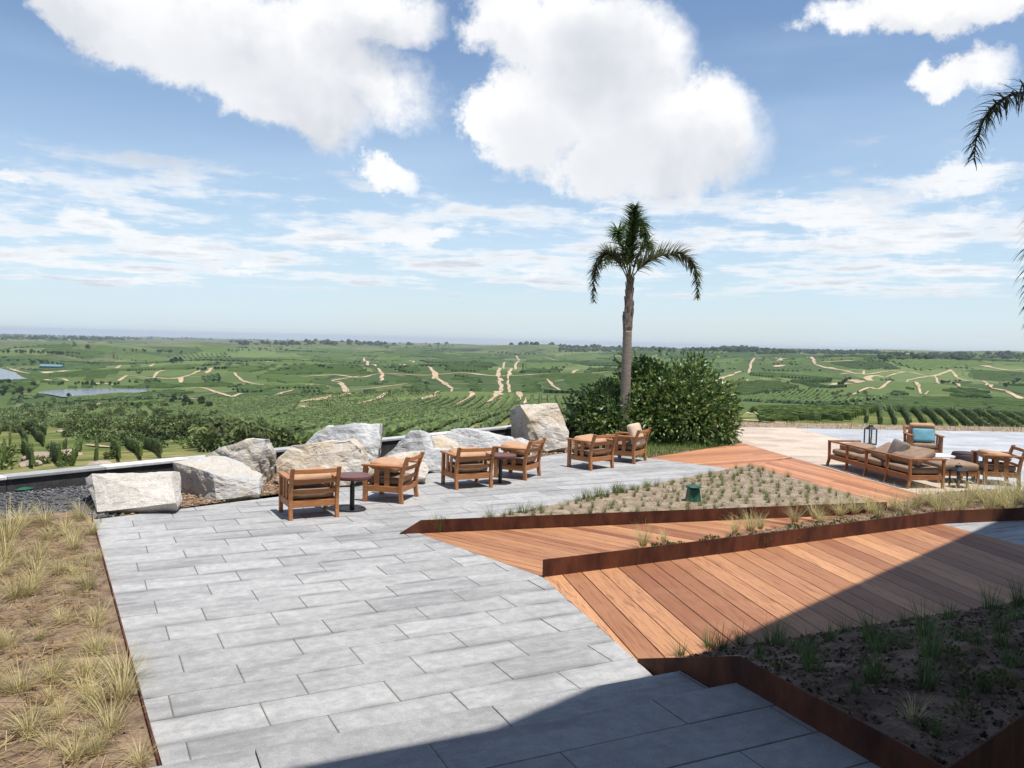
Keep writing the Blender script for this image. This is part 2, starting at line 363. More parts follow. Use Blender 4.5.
def build_terrain():
    azs=[]; a=-180.0
    while a<180:
        azs.append(a); a+= .22 if -42<=a<44 else (1.0 if -70<a<75 else 5.0)
    ds=[2.0]
    while ds[-1]<20000: ds.append(ds[-1]*(1.028 if ds[-1]>20 else 1.10))
    vs=[(0,0,-.3)]; n=len(azs)
    for d in ds:
        for a in azs:
            x=d*math.sin(R(a)); y=d*math.cos(R(a)); vs.append((x,y,terrain(x,y)))
    fs=[(0,1+(k+1)%n,1+k) for k in range(n)]
    for i in range(len(ds)-1):
        for k in range(n):
            fs.append((1+i*n+k,1+i*n+(k+1)%n,1+(i+1)*n+(k+1)%n,1+(i+1)*n+k))
    me=bpy.data.meshes.new('terrain'); me.from_pydata(vs,[],fs); me.polygons.foreach_set('use_smooth',[True]*len(fs)); me.update()
    o=bpy.data.objects.new('terrain',me); C.objects.link(o); tag(o,kind='structure')
    t=NT('valley_ground'); tc=t.n('ShaderNodeTexCoord'); P=tc.outputs['Object']
    ln=t.n('ShaderNodeVectorMath',operation='LENGTH'); t.l(P,ln.inputs[0]); D=ln.outputs['Value']
    sx=t.n('ShaderNodeSeparateXYZ'); t.l(P,sx.inputs[0]); X,Y=sx.outputs[0],sx.outputs[1]
    # flat 2-D copy, gently warped, for the field mosaic
    fl=t.n('ShaderNodeCombineXYZ'); t.l(X,fl.inputs[0]); t.l(Y,fl.inputs[1])
    wn=t.n('ShaderNodeTexNoise'); wn.inputs['Scale'].default_value=.004; t.l(fl.outputs[0],wn.inputs['Vector'])
    wa=t.n('ShaderNodeVectorMath',operation='SCALE'); wa.inputs['Scale'].default_value=110; t.l(wn.outputs['Color'],wa.inputs[0])
    wv=t.n('ShaderNodeVectorMath',operation='ADD'); t.l(fl.outputs[0],wv.inputs[0]); t.l(wa.outputs[0],wv.inputs[1]); W=wv.outputs[0]
    def voro(scale,feat='F1'):
        v=t.n('ShaderNodeTexVoronoi',feature=feat,voronoi_dimensions='2D'); v.inputs['Scale'].default_value=scale; t.l(W,v.inputs['Vector']); return v
    v1=voro(1/190.); cs=t.n('ShaderNodeSeparateColor'); t.l(v1.outputs['Color'],cs.inputs[0]); r1,r2,r3=cs.outputs
    ve=voro(1/190.,'DISTANCE_TO_EDGE').outputs['Distance']
    n1=t.noise(fl.outputs[0],1/900.,3); n2=t.noise(fl.outputs[0],1/60.,6,.65); n3=t.noise(fl.outputs[0],1/7.,5,.7); n4=t.noise(fl.outputs[0],.9,4,.7)
    nm=t.noise(fl.outputs[0],1/25.,5,.75)
    vg=t.mix(t.ramp(r1,.05,.95),(.036,.070,.017),(.125,.175,.052))
    vg=t.mix(t.math('MULTIPLY',t.ramp(n2,.42,.72),.5),vg,(.085,.120,.034))
    vg=t.mix(t.math('MULTIPLY',t.ramp(nm,.50,.70),.45),vg,(.020,.045,.014))
    # rows of vines as stripes at an angle of the field's own
    ang=t.math('MULTIPLY',r2,3.1416)
    st=t.math('SINE',t.math('MULTIPLY',t.math('ADD',t.math('MULTIPLY',X,t.math('COSINE',ang)),t.math('MULTIPLY',Y,t.math('SINE',ang))),2*math.pi/9.))
    rowm=t.math('MULTIPLY',t.ramp(st,.1,.95),t.math('SUBTRACT',.5,t.math('MULTIPLY',t.ramp(D,700,3200),.4)))
    vg=t.mix(rowm,vg,(.13,.15,.06))
    past=t.mix(t.ramp(n2,.35,.65),(.085,.115,.036),(.19,.185,.085)); past=t.mix(t.math('MULTIPLY',r3,.7),past,(.060,.088,.032))
    past=t.mix(t.math('MULTIPLY',t.ramp(nm,.52,.66),.7),past,(.030,.050,.020))
    # far plain: pasture; hills: vineyards
    isp=t.math('ADD',t.ramp(n1,.56,.62),t.ramp(D,2600,5200),clamp=True)
    isp=t.math('MULTIPLY',isp,t.ramp(r2,.18,.24))
    c=t.mix(isp,vg,past)
    # green verge and pale headland between fields
    edge=t.math('SUBTRACT',1.0,t.ramp(ve,.012,.035))
    hg=t.math('SUBTRACT',1.0,t.ramp(t.math('ABSOLUTE',t.math('SUBTRACT',ve,.06)),.008,.022)); hg=t.math('MULTIPLY',hg,t.math('MULTIPLY',t.ramp(r3,.35,.45),t.ramp(nm,.35,.55))); c=t.mix(t.math('MULTIPLY',hg,.85),c,(.016,.034,.012))
    pe=t.math('MULTIPLY',edge,t.math('MULTIPLY',t.ramp(n2,.40,.55),.65))
    c=t.mix(pe,c,(.17,.17,.075))
    # woods of the far plain
    wd=t.math('MULTIPLY',t.ramp(t.noise(fl.outputs[0],1/650.,6,.7),.57,.63),t.ramp(D,2400,3600))
    c=t.mix(t.math('MULTIPLY',wd,.9),c,(.020,.036,.018))
    # rough hillside below the terrace
    sc_=t.mix(t.ramp(n3,.36,.62),(.065,.10,.026),(.22,.21,.075)); sc_=t.mix(t.math('MULTIPLY',t.ramp(nm,.50,.64),.75),sc_,(.30,.245,.13)); sc_=t.mix(t.math('MULTIPLY',t.ramp(n2,.47,.62),.8),sc_,(.05,.095,.022))
    sc_=t.mix(t.math('MULTIPLY',t.ramp(n4,.55,.75),.35),sc_,(.30,.25,.12))
    near=t.math('SUBTRACT',1.0,t.ramp(t.math('ADD',D,t.math('MULTIPLY',n2,160)),420,560))
    c=t.mix(near,c,sc_)
    t.base(c); t.spec(.95,.08); t.bump(t.math('ADD',n3,n4),.5,.6)
    o.data.materials.append(t.m)
build_terrain()

def drape(pts, width, name, mat, lift=.35, step=None):
    """strip of ground laid along a smoothed polyline of world points"""
    pts=[Vector(p) for p in pts]; dense=[]; n=len(pts)
    for i in range(n-1):
        p0=pts[max(i-1,0)];p1=pts[i];p2=pts[i+1];p3=pts[min(i+2,n-1)]; m=max(4,int((p2-p1).length/(step or 12)))
        for k in range(m):
            t=k/m; dense.append(.5*((2*p1)+(p2-p0)*t+(2*p0-5*p1+4*p2-p3)*t*t+(3*p1-p0-3*p2+p3)*t**3))
    dense.append(pts[-1]); mb=MB(); L=[]; N=len(dense)
    for i,p in enumerate(dense):
        d=(dense[min(i+1,N-1)]-dense[max(i-1,0)]); d.z=0
        if d.length<1e-6: continue
        d.normalize(); s=Vector((-d.y,d.x,0)); e=min(1,.35+min(i,N-1-i)/max(1,N*.12)); w=width*e*(.75+1.0*abs(nz((p.x,p.y,0),.03)))
        j=nz((p.x,p.y,8),.02)*width*.5
        for k in (-1,-.33,.33,1):
            q=p+s*(w/2*k+j); L.append(Vector((q.x,q.y,terrain(q.x,q.y)+lift)))
    n=len(L)//4; fs=[]
    for i in range(n-1):
        for k in range(3): fs.append((i*4+k,(i+1)*4+k,(i+1)*4+k+1,i*4+k+1))
    mb.add(L,fs); o=mb.build(name,mat,smooth=True); return tag(o,kind='structure')
def tr(pts,w,conv=None):
    W=[at_t(*(conv(x,y) if conv else (x,y))) for x,y in pts]; W=[p for p in W if p]
    if len(W)<2: return
    d=W[0].xy.length; drape(W,w*.7,'dirt_track',M['track'],lift=.15+d*.00035,step=max(3,d*.005))
cc=lambda x,y:(300+x/3.2,320+y/3.2); rr=lambda x,y:(700+x/3.16,320+y/3.16); ll=lambda x,y:(x/2.926,320+y/2.926)
for pts,w in [([(120,203),(150,228),(140,240),(95,247),(0,264)],7),([(0,209),(45,205)],6),([(100,192),(150,186),(190,180)],6),([(250,155),(262,172),(262,195)],7),
  ([(300,225),(270,240),(230,258),(180,272)],5),([(160,225),(270,214),(345,204)],5),([(295,282),(340,268),(425,240)],10),([(330,284),(425,243)],4),
  ([(460,203),(485,218),(515,220)],7),([(488,219),(430,238)],4),([(552,230),(545,250),(480,278)],5),([(625,195),(645,212),(632,240),(595,266)],8),
  ([(665,192),(700,235),(720,270)],6),([(655,136),(638,158),(637,186)],8),([(410,150),(425,163),(425,190)],7),([(790,190),(810,210),(850,235)],5),
  ([(320,142),(338,150)],9),([(692,115),(702,130)],9),([(870,172),(925,155)],9),([(352,130),(366,138)],9),([(0,276),(45,284)],5),([(375,80),(425,83)],30),([(780,122),(830,130)],9)]: tr(pts,w,cc)
for pts,w in [([(185,120),(160,145),(110,172)],9),([(340,118),(362,140)],11),([(240,120),(260,130)],10),([(380,134),(430,131),(485,128)],16),([(410,150),(437,159)],12),
  ([(240,144),(262,147)],28),([(168,166),(192,170)],24),([(470,242),(530,215),(590,200),(655,192)],5),([(655,192),(690,212),(720,226)],6),([(745,178),(820,212)],6),
  ([(718,179),(750,175),(792,158)],13),([(888,145),(912,150)],24),([(870,194),(905,200),(922,216)],8),([(970,225),(1012,250)],8),([(600,161),(648,165)],16),
  ([(418,206),(448,200)],26),([(486,200),(530,190),(585,182)],22),([(515,160),(520,172)],8),([(440,172),(480,168)],10),([(225,190),(190,186)],8),([(120,318),(190,322),(270,330)],3)]: tr(pts,w,rr)
for pts,w in [([(338,144),(354,133)],9),([(436,139),(449,129)],9),([(345,179),(375,163)],7),([(450,170),(462,155),(485,147)],6),([(530,184),(533,168)],9),([(605,157),(627,140)],8),
  ([(685,155),(706,178)],6),([(780,122),(797,124)],20),([(270,188),(300,186),(335,191)],7),([(498,206),(527,205)],12),([(525,229),(605,235),(560,246),(510,258)],7),
  ([(600,230),(670,236)],6),([(765,236),(810,220),(858,204)],5),([(670,228),(706,215)],7),([(873,191),(917,189)],10),([(880,238),(960,225),(1010,215),(1000,185),(975,178),(1024,168)],7),
  ([(30,143),(52,150),(95,158),(185,155)],8),([(130,174),(200,180)],9),([(125,158),(190,148)],26),([(190,267),(235,262),(290,243)],5),([(248,367),(322,375)],2.5),([(50,253),(100,247)],5),([(165,50),(205,62)],24)]: tr(pts,w,ll)

# the longer dirt roads that tie the fields together
for pts,w in [([(0,300),(60,296),(150,300),(260,292),(345,300),(470,292),(580,300)],4),([(0,182),(110,176),(190,184),(270,172),(400,178),(520,170),(640,180),(800,172)],5),([(428,165),(440,190),(470,205)],5),([(637,186),(640,196)],6),([(205,120),(240,150)],6),([(700,130),(690,150),(665,192)],5)]: tr(pts,w*1.7,cc)
for pts,w in [([(110,172),(60,190),(20,215)],6),([(362,140),(400,152),(440,158),(520,172),(600,161)],6),([(792,158),(830,190),(870,194)],5),([(655,192),(720,178)],5),([(912,150),(980,160),(1024,158)],6),([(585,182),(650,165),(720,178)],5),([(240,130),(340,118)],6),([(922,216),(970,225)],5)]: tr(pts,w*1.7,rr)
for pts,w in [([(375,163),(450,170),(533,168),(627,140)],4),([(706,178),(765,190),(873,191)],4),([(527,205),(600,200),(675,225)],4),([(660,235),(765,236)],3.5),([(185,155),(338,144)],4)]: tr(pts,w*1.7,ll)

# lakes
for L in lake_w:
    n=len(L); c=sum(L,Vector((0,0)))/n; ring=[]
    for i in range(n):
        a=L[i]; b=L[(i+1)%n]
        for k in range(10):
            p=a.lerp(b,k/10); r=(p-c); p=p+r.normalized()*(4*nz((p.x,p.y,2),.02)); ring.append((p.x,p.y,WZ))
    mb=MB(); mb.add([(c.x,c.y,WZ)]+ring,[(0,1+i,1+(i+1)%len(ring)) for i in range(len(ring))]); tag(mb.build('lake_water',M['water']),kind='structure')

# ------------------------------------------------------------------ leaf makers
def rot_basis(d, roll):
    d=d.normalized(); x=d.cross(Vector((0,0,1)))
    if x.length<1e-3: x=Vector((1,0,0))
    x.normalize(); y=d.cross(x); return d, x*math.cos(roll)+y*math.sin(roll)
def rv():
    while True:
        v=Vector((random.uniform(-1,1),random.uniform(-1,1),random.uniform(-1,1)))
        if .05<v.length<1: return v
def leaf(mb,p,d,L,w,tone,mi=0,roll=None):
    d,x=rot_basis(d,random.uniform(0,6.28) if roll is None else roll)
    n=x.cross(d); m=p+d*(L*.5)-n*(L*.06)
    mb.add([p,m+x*(w/2),p+d*L+n*(L*-.18),m-x*(w/2)],[(0,1,2,3)],tone,mi)
def crown(mb,lobes,n,L,w,mi=0,shell=.55,tonef=None):
    tot=sum(l[3]**2 for l in lobes)
    for (cx,cy,cz,r,sq) in lobes:
        for _ in range(int(n*r*r/tot)):
            v=rv().normalized(); q=shell+(1-shell)*random.random()**.6
            bump=1+.28*nz(v*2.3+Vector((cx,cy,cz)))
            p=Vector((cx,cy,cz))+Vector((v.x*r,v.y*r,v.z*r*sq))*q*bump
            d=(v+rv()*.9+Vector((0,0,-.15)))
            leaf(mb,p,d,L*random.uniform(.7,1.3),w*random.uniform(.7,1.2),random.random(),mi)
def blade(mb,base,az,tilt,L,w,bend,tone,mi=0,seg=4,wind=(0,0)):
    p=Vector(base); ang=tilt; d2=Vector((math.cos(az),math.sin(az),0)); s=Vector((-d2.y,d2.x,0)); L_=[]
    for i in range(seg+1):
        k=i/seg; ww=w*(1-k*.85)
        L_+= [p-s*ww/2,p+s*ww/2]
        p=p+(d2*math.sin(ang)+Vector((0,0,math.cos(ang))))*(L/seg)+Vector((wind[0],wind[1],0))*(k*L/seg)
        ang+=bend/seg
    mb.add(L_,[(2*i,2*i+1,2*i+3,2*i+2) for i in range(seg)],tone,mi)
def tuft(n,h,spread,bend,w,rad,tones,seed,wind=(0,0),mat=None,seg=4):
    random.seed(seed); mb=MB()
    for _ in range(n):
        a=random.uniform(0,6.28); r=rad*math.sqrt(random.random())
        tl=spread*random.random()**.8
        blade(mb,(r*math.cos(a),r*math.sin(a),-.02),a+random.uniform(-.6,.6),tl,h*random.uniform(.55,1.1),w*random.uniform(.7,1.3),bend*random.uniform(.3,1.3),
              min(1,max(0,random.gauss(*tones))),0,seg,wind)
    me=mb.build('grass_tuft',mat).data; o=bpy.data.objects[-1] if False else None
    return me
def proto_mesh(me):
    for o in [o for o in bpy.data.objects if o.data==me]: bpy.data.objects.remove(o)
    return me
def inst(me,name,loc,rz=0,s=1,label=None,cat=None,group=None,kind=None,sz=None):
    o=bpy.data.objects.new(name,me); C.objects.link(o); o.location=loc; o.rotation_euler=(0,0,rz)
    o.scale=(s,s,s if sz is None else sz); return tag(o,label,cat,group,kind)

# ------------------------------------------------------------------ paving and decks
TH=R(27.5)
def loc2(p,th): c,s=math.cos(th),math.sin(th); return (p[0]*c+p[1]*s, -p[0]*s+p[1]*c)
def paving(name, poly, th, L, W, mat, z=0.0, gap=.009, off=(0,0), thick=.05, stag=.5, base=True, gmat='grout', hole=None):
    """individual slabs, running bond, clipped to a convex outline"""
    lp=[loc2(p,th) for p in poly]; x0=min(p[0] for p in lp);x1=max(p[0] for p in lp);y0=min(p[1] for p in lp);y1=max(p[1] for p in lp)
    mb=MB(); rng=random.Random(hash(name)%1000+len(poly)); rng=random.Random(len(poly)*17+int(L*100))
    j=math.floor((y0-off[1])/W)
    while off[1]+j*W<y1:
        o=off[0]+((j%2)*stag+((j*37)%5)*.04)*L; i=math.floor((x0-o)/L); yy=off[1]+j*W
        while o+i*L<x1:
            xx=o+i*L
            q=clip([(xx+gap/2,yy+gap/2),(xx+L-gap/2,yy+gap/2),(xx+L-gap/2,yy+W-gap/2),(xx+gap/2,yy+W-gap/2)],lp)
            if len(q)>=3:
                n=len(q); dz=rng.uniform(-.0015,.0015); t=rng.random(); e=.004
                cx=sum(p[0] for p in q)/n; cy=sum(p[1] for p in q)/n
                inn=[(p[0]+(cx-p[0])*e/.3,p[1]+(cy-p[1])*e/.2) for p in q]
                vs=[(p[0],p[1],z-thick) for p in q]+[(p[0],p[1],z+dz-e) for p in q]+[(p[0],p[1],z+dz) for p in inn]
                fs=[tuple(range(2*n,3*n))]
                for k in range(n):
                    k2=(k+1)%n; fs.append((k,k2,n+k2,n+k)); fs.append((n+k,n+k2,2*n+k2,2*n+k))
                mb.add(vs,fs,t)
            i+=1
        j+=1
    if base:
        mb.add([(p[0],p[1],z-.006) for p in lp],[tuple(range(len(lp))) if sum(lp[i][0]*lp[(i+1)%len(lp)][1]-lp[(i+1)%len(lp)][0]*lp[i][1] for i in range(len(lp)))>0 else tuple(reversed(range(len(lp))))],.5,1)
    o=mb.build(name,[mat,M[gmat]],rz=th); return tag(o,kind='structure')
def deck(name, poly, th, W, mat, z=0.0, gap=.009, lens=(3.0,5.5)):
    lp=[loc2(p,th) for p in poly]; y0=min(p[1] for p in lp);y1=max(p[1] for p in lp);x0=min(p[0] for p in lp)-.1;x1=max(p[0] for p in lp)+.1
    mb=MB(); rng=random.Random(int(W*1000)+len(name)); y=y0
    while y<y1:
        cuts=[x0]; 
        while cuts[-1]<x1: cuts.append(min(x1,cuts[-1]+rng.uniform(*lens)))
        for a,b in zip(cuts[:-1],cuts[1:]):
            q=clip([(a+.002,y+gap/2),(b-.002,y+gap/2),(b-.002,y+W-gap/2),(a+.002,y+W-gap/2)],lp)
            if len(q)>=3:
                n=len(q); dz=rng.uniform(-.001,.001); t=min(1,max(0,rng.gauss(.5,.36)))
                cx=sum(p[0] for p in q)/n; cy=sum(p[1] for p in q)/n; 
                inn=[(p[0]+(.003 if p[0]<cx else -.003),p[1]+(.003 if p[1]<cy else -.003)) for p in q]
                vs=[(p[0],p[1],z-.028) for p in q]+[(p[0],p[1],z+dz-.003) for p in q]+[(p[0],p[1],z+dz) for p in inn]
                fs=[tuple(range(2*n,3*n))]
                for k in range(n):
                    k2=(k+1)%n; fs.append((k,k2,n+k2,n+k)); fs.append((n+k,n+k2,2*n+k2,2*n+k))
                mb.add(vs,fs,t)
        y+=W
    ar=sum(lp[i][0]*lp[(i+1)%len(lp)][1]-lp[(i+1)%len(lp)][0]*lp[i][1] for i in range(len(lp)))
    mb.add([(p[0],p[1],z-.045) for p in lp],[tuple(range(len(lp))) if ar>0 else tuple(reversed(range(len(lp))))],.5,1)
    return tag(mb.build(name,[mat,M['deckunder']],rz=th),kind='structure')

B0=(-1.23,11.40); B1=(.41,9.41); A1=(1.14,6.91); L0=(-1.35,3.7); L1=(-5.97,11.75); FM=(-3.9,13.75); F2=(1.5,20.37)
D0=tuple(at(648,458).xy); TA=tuple(at(748,466).xy); D1=(B0[0]+(TA[0]-B0[0])*.93,B0[1]+(TA[1]-B0[1])*.93); TR=(6.5,14.35)
paving('stone_terrace',[L0,L1,FM,B0,B1,A1,(1.86,4.3)],TH,.95,.40,M['slab'],off=(.1,.13))
paving('stone_terrace',[B0,FM,F2,D0,D1],TH,.95,.40,M['slab'],off=(.1,.13))
# near deck
ADIR=Vector((math.cos(R(-71)),math.sin(R(-71))))
A2=(6.79,12.89); A3=(7.80,9.92)
deck('timber_deck',[B1,A2,A3,A1],R(-79),.252,M['deck'],gap=.011,lens=(20,21))
deck('timber_deck',[B0,B1,(6.75,12.95),(6.25,13.62)],R(-38),.145,M['deck'],z=.001)
Dp=[tuple(p) for p in P2((648,458),(742,443),(796,459))]+[TA,D1]
deck('timber_deck',Dp,R(30),.145,M['deck_pale'],z=.002)
Cp=P2((744,465),(796,457.6),(935,499),(912,507),(884,506))
deck('timber_deck',[tuple(p) for p in Cp],R(-72),.145,M['deck_pale'],z=-.002)
# pale and grey paving to the right
pale=P2((742,443),(727,431),(742,427.5),(795,427.8),(858,444),(962,478),(1000,494),(935,499),(796,459))
paving('cream_paving',[tuple(p) for p in pale],R(6),1.2,.6,M['slab_pale'],z=.006,gmat='sandfill')
paving('grey_paving',[tuple(at(742,427.3).xy),(19,28.6),(26,20),(14.5,14.2),(9.3,15.9),(7.2,19.0)],R(6),1.2,.6,M['slab_far'],z=0.0)
paving('grey_paving',[A2,A3,(9.5,5.5),(16,7),(14,14.0),(8.4,13.38)],TH,.82,.40,M['slab'],z=0.0)

# steps rising to the building
u=Vector((math.cos(R(25.5)),math.sin(R(25.5)))); v=Vector((math.sin(R(25.5)),-math.cos(R(25.5))))
E1=Vector((1.37,6.39)); E2=Vector((1.655,5.82))
e=(E2-E1); print('stepdepth',e.dot(v),e.dot(u))
RD=Vector((math.cos(R(-64)),math.sin(R(-64))))
s1=[E1,E1+RD*.75,E1+RD*.75-u*4.6,E1-u*4.6]
s2=[E2,E2+RD*7,E2+RD*7-u*9,E2-u*4.9]
paving('stone_step',[tuple(p) for p in s1],R(25.5),1.6,.7,M['slab_dark'],z=.15,thick=.15,off=(loc2(E1,R(25.5))[0]-.02-3.2,loc2(E1,R(25.5))[1]-.7+.004),stag=0,base=False)
paving('stone_step',[tuple(p) for p in s2],R(25.5),1.6,.40,M['slab_dark'],z=.30,thick=.30,off=(loc2(E2,R(25.5))[0]-.05-3.2,loc2(E2,R(25.5))[1]-.40*12+.004),gap=.007)

# ------------------------------------------------------------------ corten edging: each plate run is a thing
def plate(name,pts,tops,bots,label,cat='steel edging',th=.010):
    """a steel plate following a polyline; tops and bottoms per point"""
    mb=MB(); n=len(pts); V=[]
    for i in range(n):
        p=Vector(pts[i][:2]); a=Vector(pts[max(i-1,0)][:2]); b=Vector(pts[min(i+1,n-1)][:2]); d=(b-a).normalized(); s=Vector((-d.y,d.x))*th/2
        for q in (p-s,p+s):
            V.append((q.x,q.y,bots[i])); V.append((q.x,q.y,tops[i]))
    fs=[]
    for i in range(n-1):
        a=i*4;b=a+4
        fs+=[(a,b,b+1,a+1),(a+3,b+3,b+2,a+2),(a+1,b+1,b+3,a+3)]
    fs+=[(0,1,3,2),((n-1)*4+2,(n-1)*4+3,(n-1)*4+1,(n-1)*4)]
    mb.add(V,fs); o=mb.build(name,M['corten']); return tag(o,label,cat)
plate('steel_edging',[(.405,9.405),(2.9,10.75),(6.83,12.92),(8.45,13.37),(13,14.3)],[.205]*5,[-.06]*5,'long bent rusty steel edging along the far side of the near timber deck')
plate('steel_edging',[(-1.50,11.33),(-1.22,11.42),(6.24,13.66)],[.012,.185,.185],[-.06]*3,'rusty steel edging with a pointed left end in front of the sandy triangular bed')
plate('steel_edging',[TR,(6.27,13.67)],[.03,.185],[-.06]*2,'short rusty steel end at the right corner of the triangular bed')
plate('steel_edging',[TA,TR],[.012,.012],[-.06]*2,'thin dark steel strip between triangular bed and the orange deck by the sofa')
plate('steel_edging',[(-1.35,3.62),(-5.98,11.78)],[.085,.08],[-.06]*2,'low rusty steel strip between the straw coloured bed and grey terrace',th=.012)
PC=at(740,656,.5).xy.copy(); PD=at(947,768,.5).xy.copy(); PE=PD+(at(1024,713,.5).xy-PD).normalized()*7.6; print(PC,PD,PE)
plate('steel_planter_wall',[(1.13,6.93),PC,PD],[.03,.50,.50],[-.06,-.06,-.06],'rusty steel planter side beside the stone steps, sloping down to the deck','planter wall',th=.012)
plate('steel_planter_wall',[PD,PE],[.50,.45],[-.06,-.06],'dark rusty steel planter front in the bottom right corner','planter wall',th=.012)

# ------------------------------------------------------------------ soil beds: bumpy sheets
def sheet(name,poly,res,zf,mat,amp=.02,sc=6.0,skirt=.08,kind='structure'):
    xs=[p[0] for p in poly]; ys=[p[1] for p in poly]; nx=int((max(xs)-min(xs))/res)+2; ny=int((max(ys)-min(ys))/res)+2
    idx={}; V=[]; F_=[]
    def vert(i,j):
        if (i,j) in idx: return idx[(i,j)]
        x=min(xs)+(i-.5)*res; y=min(ys)+(j-.5)*res; p=(x,y); 
        if not inside(p,poly):
            # snap to outline
            best=None; bd=1e9; pv=Vector(p)
            for k in range(len(poly)):
                a=Vector(poly[k][:2]); b=Vector(poly[(k+1)%len(poly)][:2]); ab=b-a; t=max(0,min(1,(pv-a).dot(ab)/max(ab.length_squared,1e-9))); q=a+ab*t
                if (q-pv).length<bd: bd=(q-pv).length; best=q
            x,y=best
        e=min(1,edge_dist((x,y),poly)/.25)
        z=zf(x,y)+amp*e*(nz((x,y,.3),sc)+.6*nz((x,y,.7),sc*2.7)+.35*nz((x,y,1.7),sc*6))
        idx[(i,j)]=len(V); V.append((x,y,z)); return idx[(i,j)]
    for i in range(nx):
        for j in range(ny):
            cs=[(min(xs)+(a-.5)*res,min(ys)+(b-.5)*res) for a,b in ((i,j),(i+1,j),(i+1,j+1),(i,j+1))]
            if any(inside(c,poly) for c in cs): F_.append((vert(i,j),vert(i+1,j),vert(i+1,j+1),vert(i,j+1)))
    mb=MB(); mb.add(V,F_); return tag(mb.build(name,mat,smooth=True),kind=kind)
bedL=[(-1.345,3.6),(-5.972,11.76),(-6.35,12.05),(-8.35,10.4),(-11.5,6.5),(-9,1.5)]
sheet('planting_bed',bedL,.075,lambda x,y:.05,M['soil'],.05,3.0)
gravel=[(-6.05,11.9),(-5.3,12.75),(-6.6,13.7),(-7.75,12.45),(-12.4,6.9),(-11.4,6.3),(-8.2,10.35)]
GZ=lambda x,y:max(-.02,.24*(1-abs((Vector((x,y))-Vector((-7.84,12.67))).dot(Vector((-.766,.643))))/1.15))
sheet('gravel_strip',gravel,.09,GZ,M['gravel'],.02,5)
mul=[(-5.95,11.78),(1.5,20.40),(2.9,20.0),(3.2,21.6),(2.6,24.4),(-6.6,13.65),(-5.3,12.7)]
sheet('mulch_strip',mul,.11,lambda x,y:-.012,M['mulch'],.02,5)
tri=[(-1.20,11.43),(5.395,18.69),(6.49,14.34),(6.235,13.67)]
sheet('sandy_bed',tri,.09,lambda x,y:.03,M['soil_sand'],.02,4)
strip=[(1.7,10.15),(6.83,12.97),(8.45,13.40),(13,14.35),(14.4,14.25),(14.0,15.3),(9.4,16.0),(8.3,15.6),(7.6,15.1),(6.65,14.2),(6.3,13.64),(5.4,13.1),(3.2,11.55)]
sheet('planted_strip',strip,.09,lambda x,y:.02+.10*max(0,min(1,1-(edge_dist((x,y),[(.4,9.45),(6.83,12.97),(8.45,13.4),(13,14.35)])/1.4))) if False else .055,M['soil'],.03,4)
def plz(x,y):
    # soil climbs from the deck to the planter walls
    n=Vector((math.sin(R(24.5)),-math.cos(R(24.5)))); s=(Vector((x,y))-Vector(A1)).dot(n); return min(.40,.0+s*.26)
plant=[(1.17,6.90),(7.80,9.90),(PE.x,PE.y+.05),(PD.x+.01,PD.y+.06),(PC.x+.02,PC.y)]
sheet('planter_bed',plant,.065,plz,M['soil_dark'],.04,4)
lawn=[tuple(p) for p in P2((585,448.5),(640,459.3),(742,443.3),(727,431),(700,432),(640,436),(592,440))]
sheet('lawn',lawn,.15,lambda x,y:-.02,M['soil_dark'],.01,3)
verge=[(6.3,28.0),(8.5,28.25),(19,28.7),(30,24),(34,29),(19,31),(5.5,30.0)]
sheet('dry_verge',verge,.4,lambda x,y:-.06-.0*y,M['soil_sand'],.03,1)

# ------------------------------------------------------------------ parapet wall at the edge of the terrace
w0=Vector((-12.6,7.0)); w1=Vector((2.75,25.35)); wd=(w1-w0).normalized(); wn=Vector((-wd.y,wd.x))
t_=empty('parapet_wall',(w0.x,w0.y,0),math.atan2(wd.y,wd.x),'long low dark stone parapet wall with pale concrete cap behind the boulders','wall')
Lw=(w1-w0).length
mb=MB(); 
x=0.0
while x<Lw-.01:
    x2=min(Lw,x+1.5); mb.box(x+.004,x2-.004,0,.24,-2.2,.36,tone=random.random()); x=x2
mb.build('wall_body',M['wallstone'],t_,bevel=.006)
mb=MB(); x=0.0
while x<Lw-.01:
    x2=min(Lw,x+1.5); mb.box(x+.003,x2-.003,-.03,.27,.363,.415,tone=random.random()); x=x2
mb.build('wall_cap',M['cap'],t_,bevel=.008)

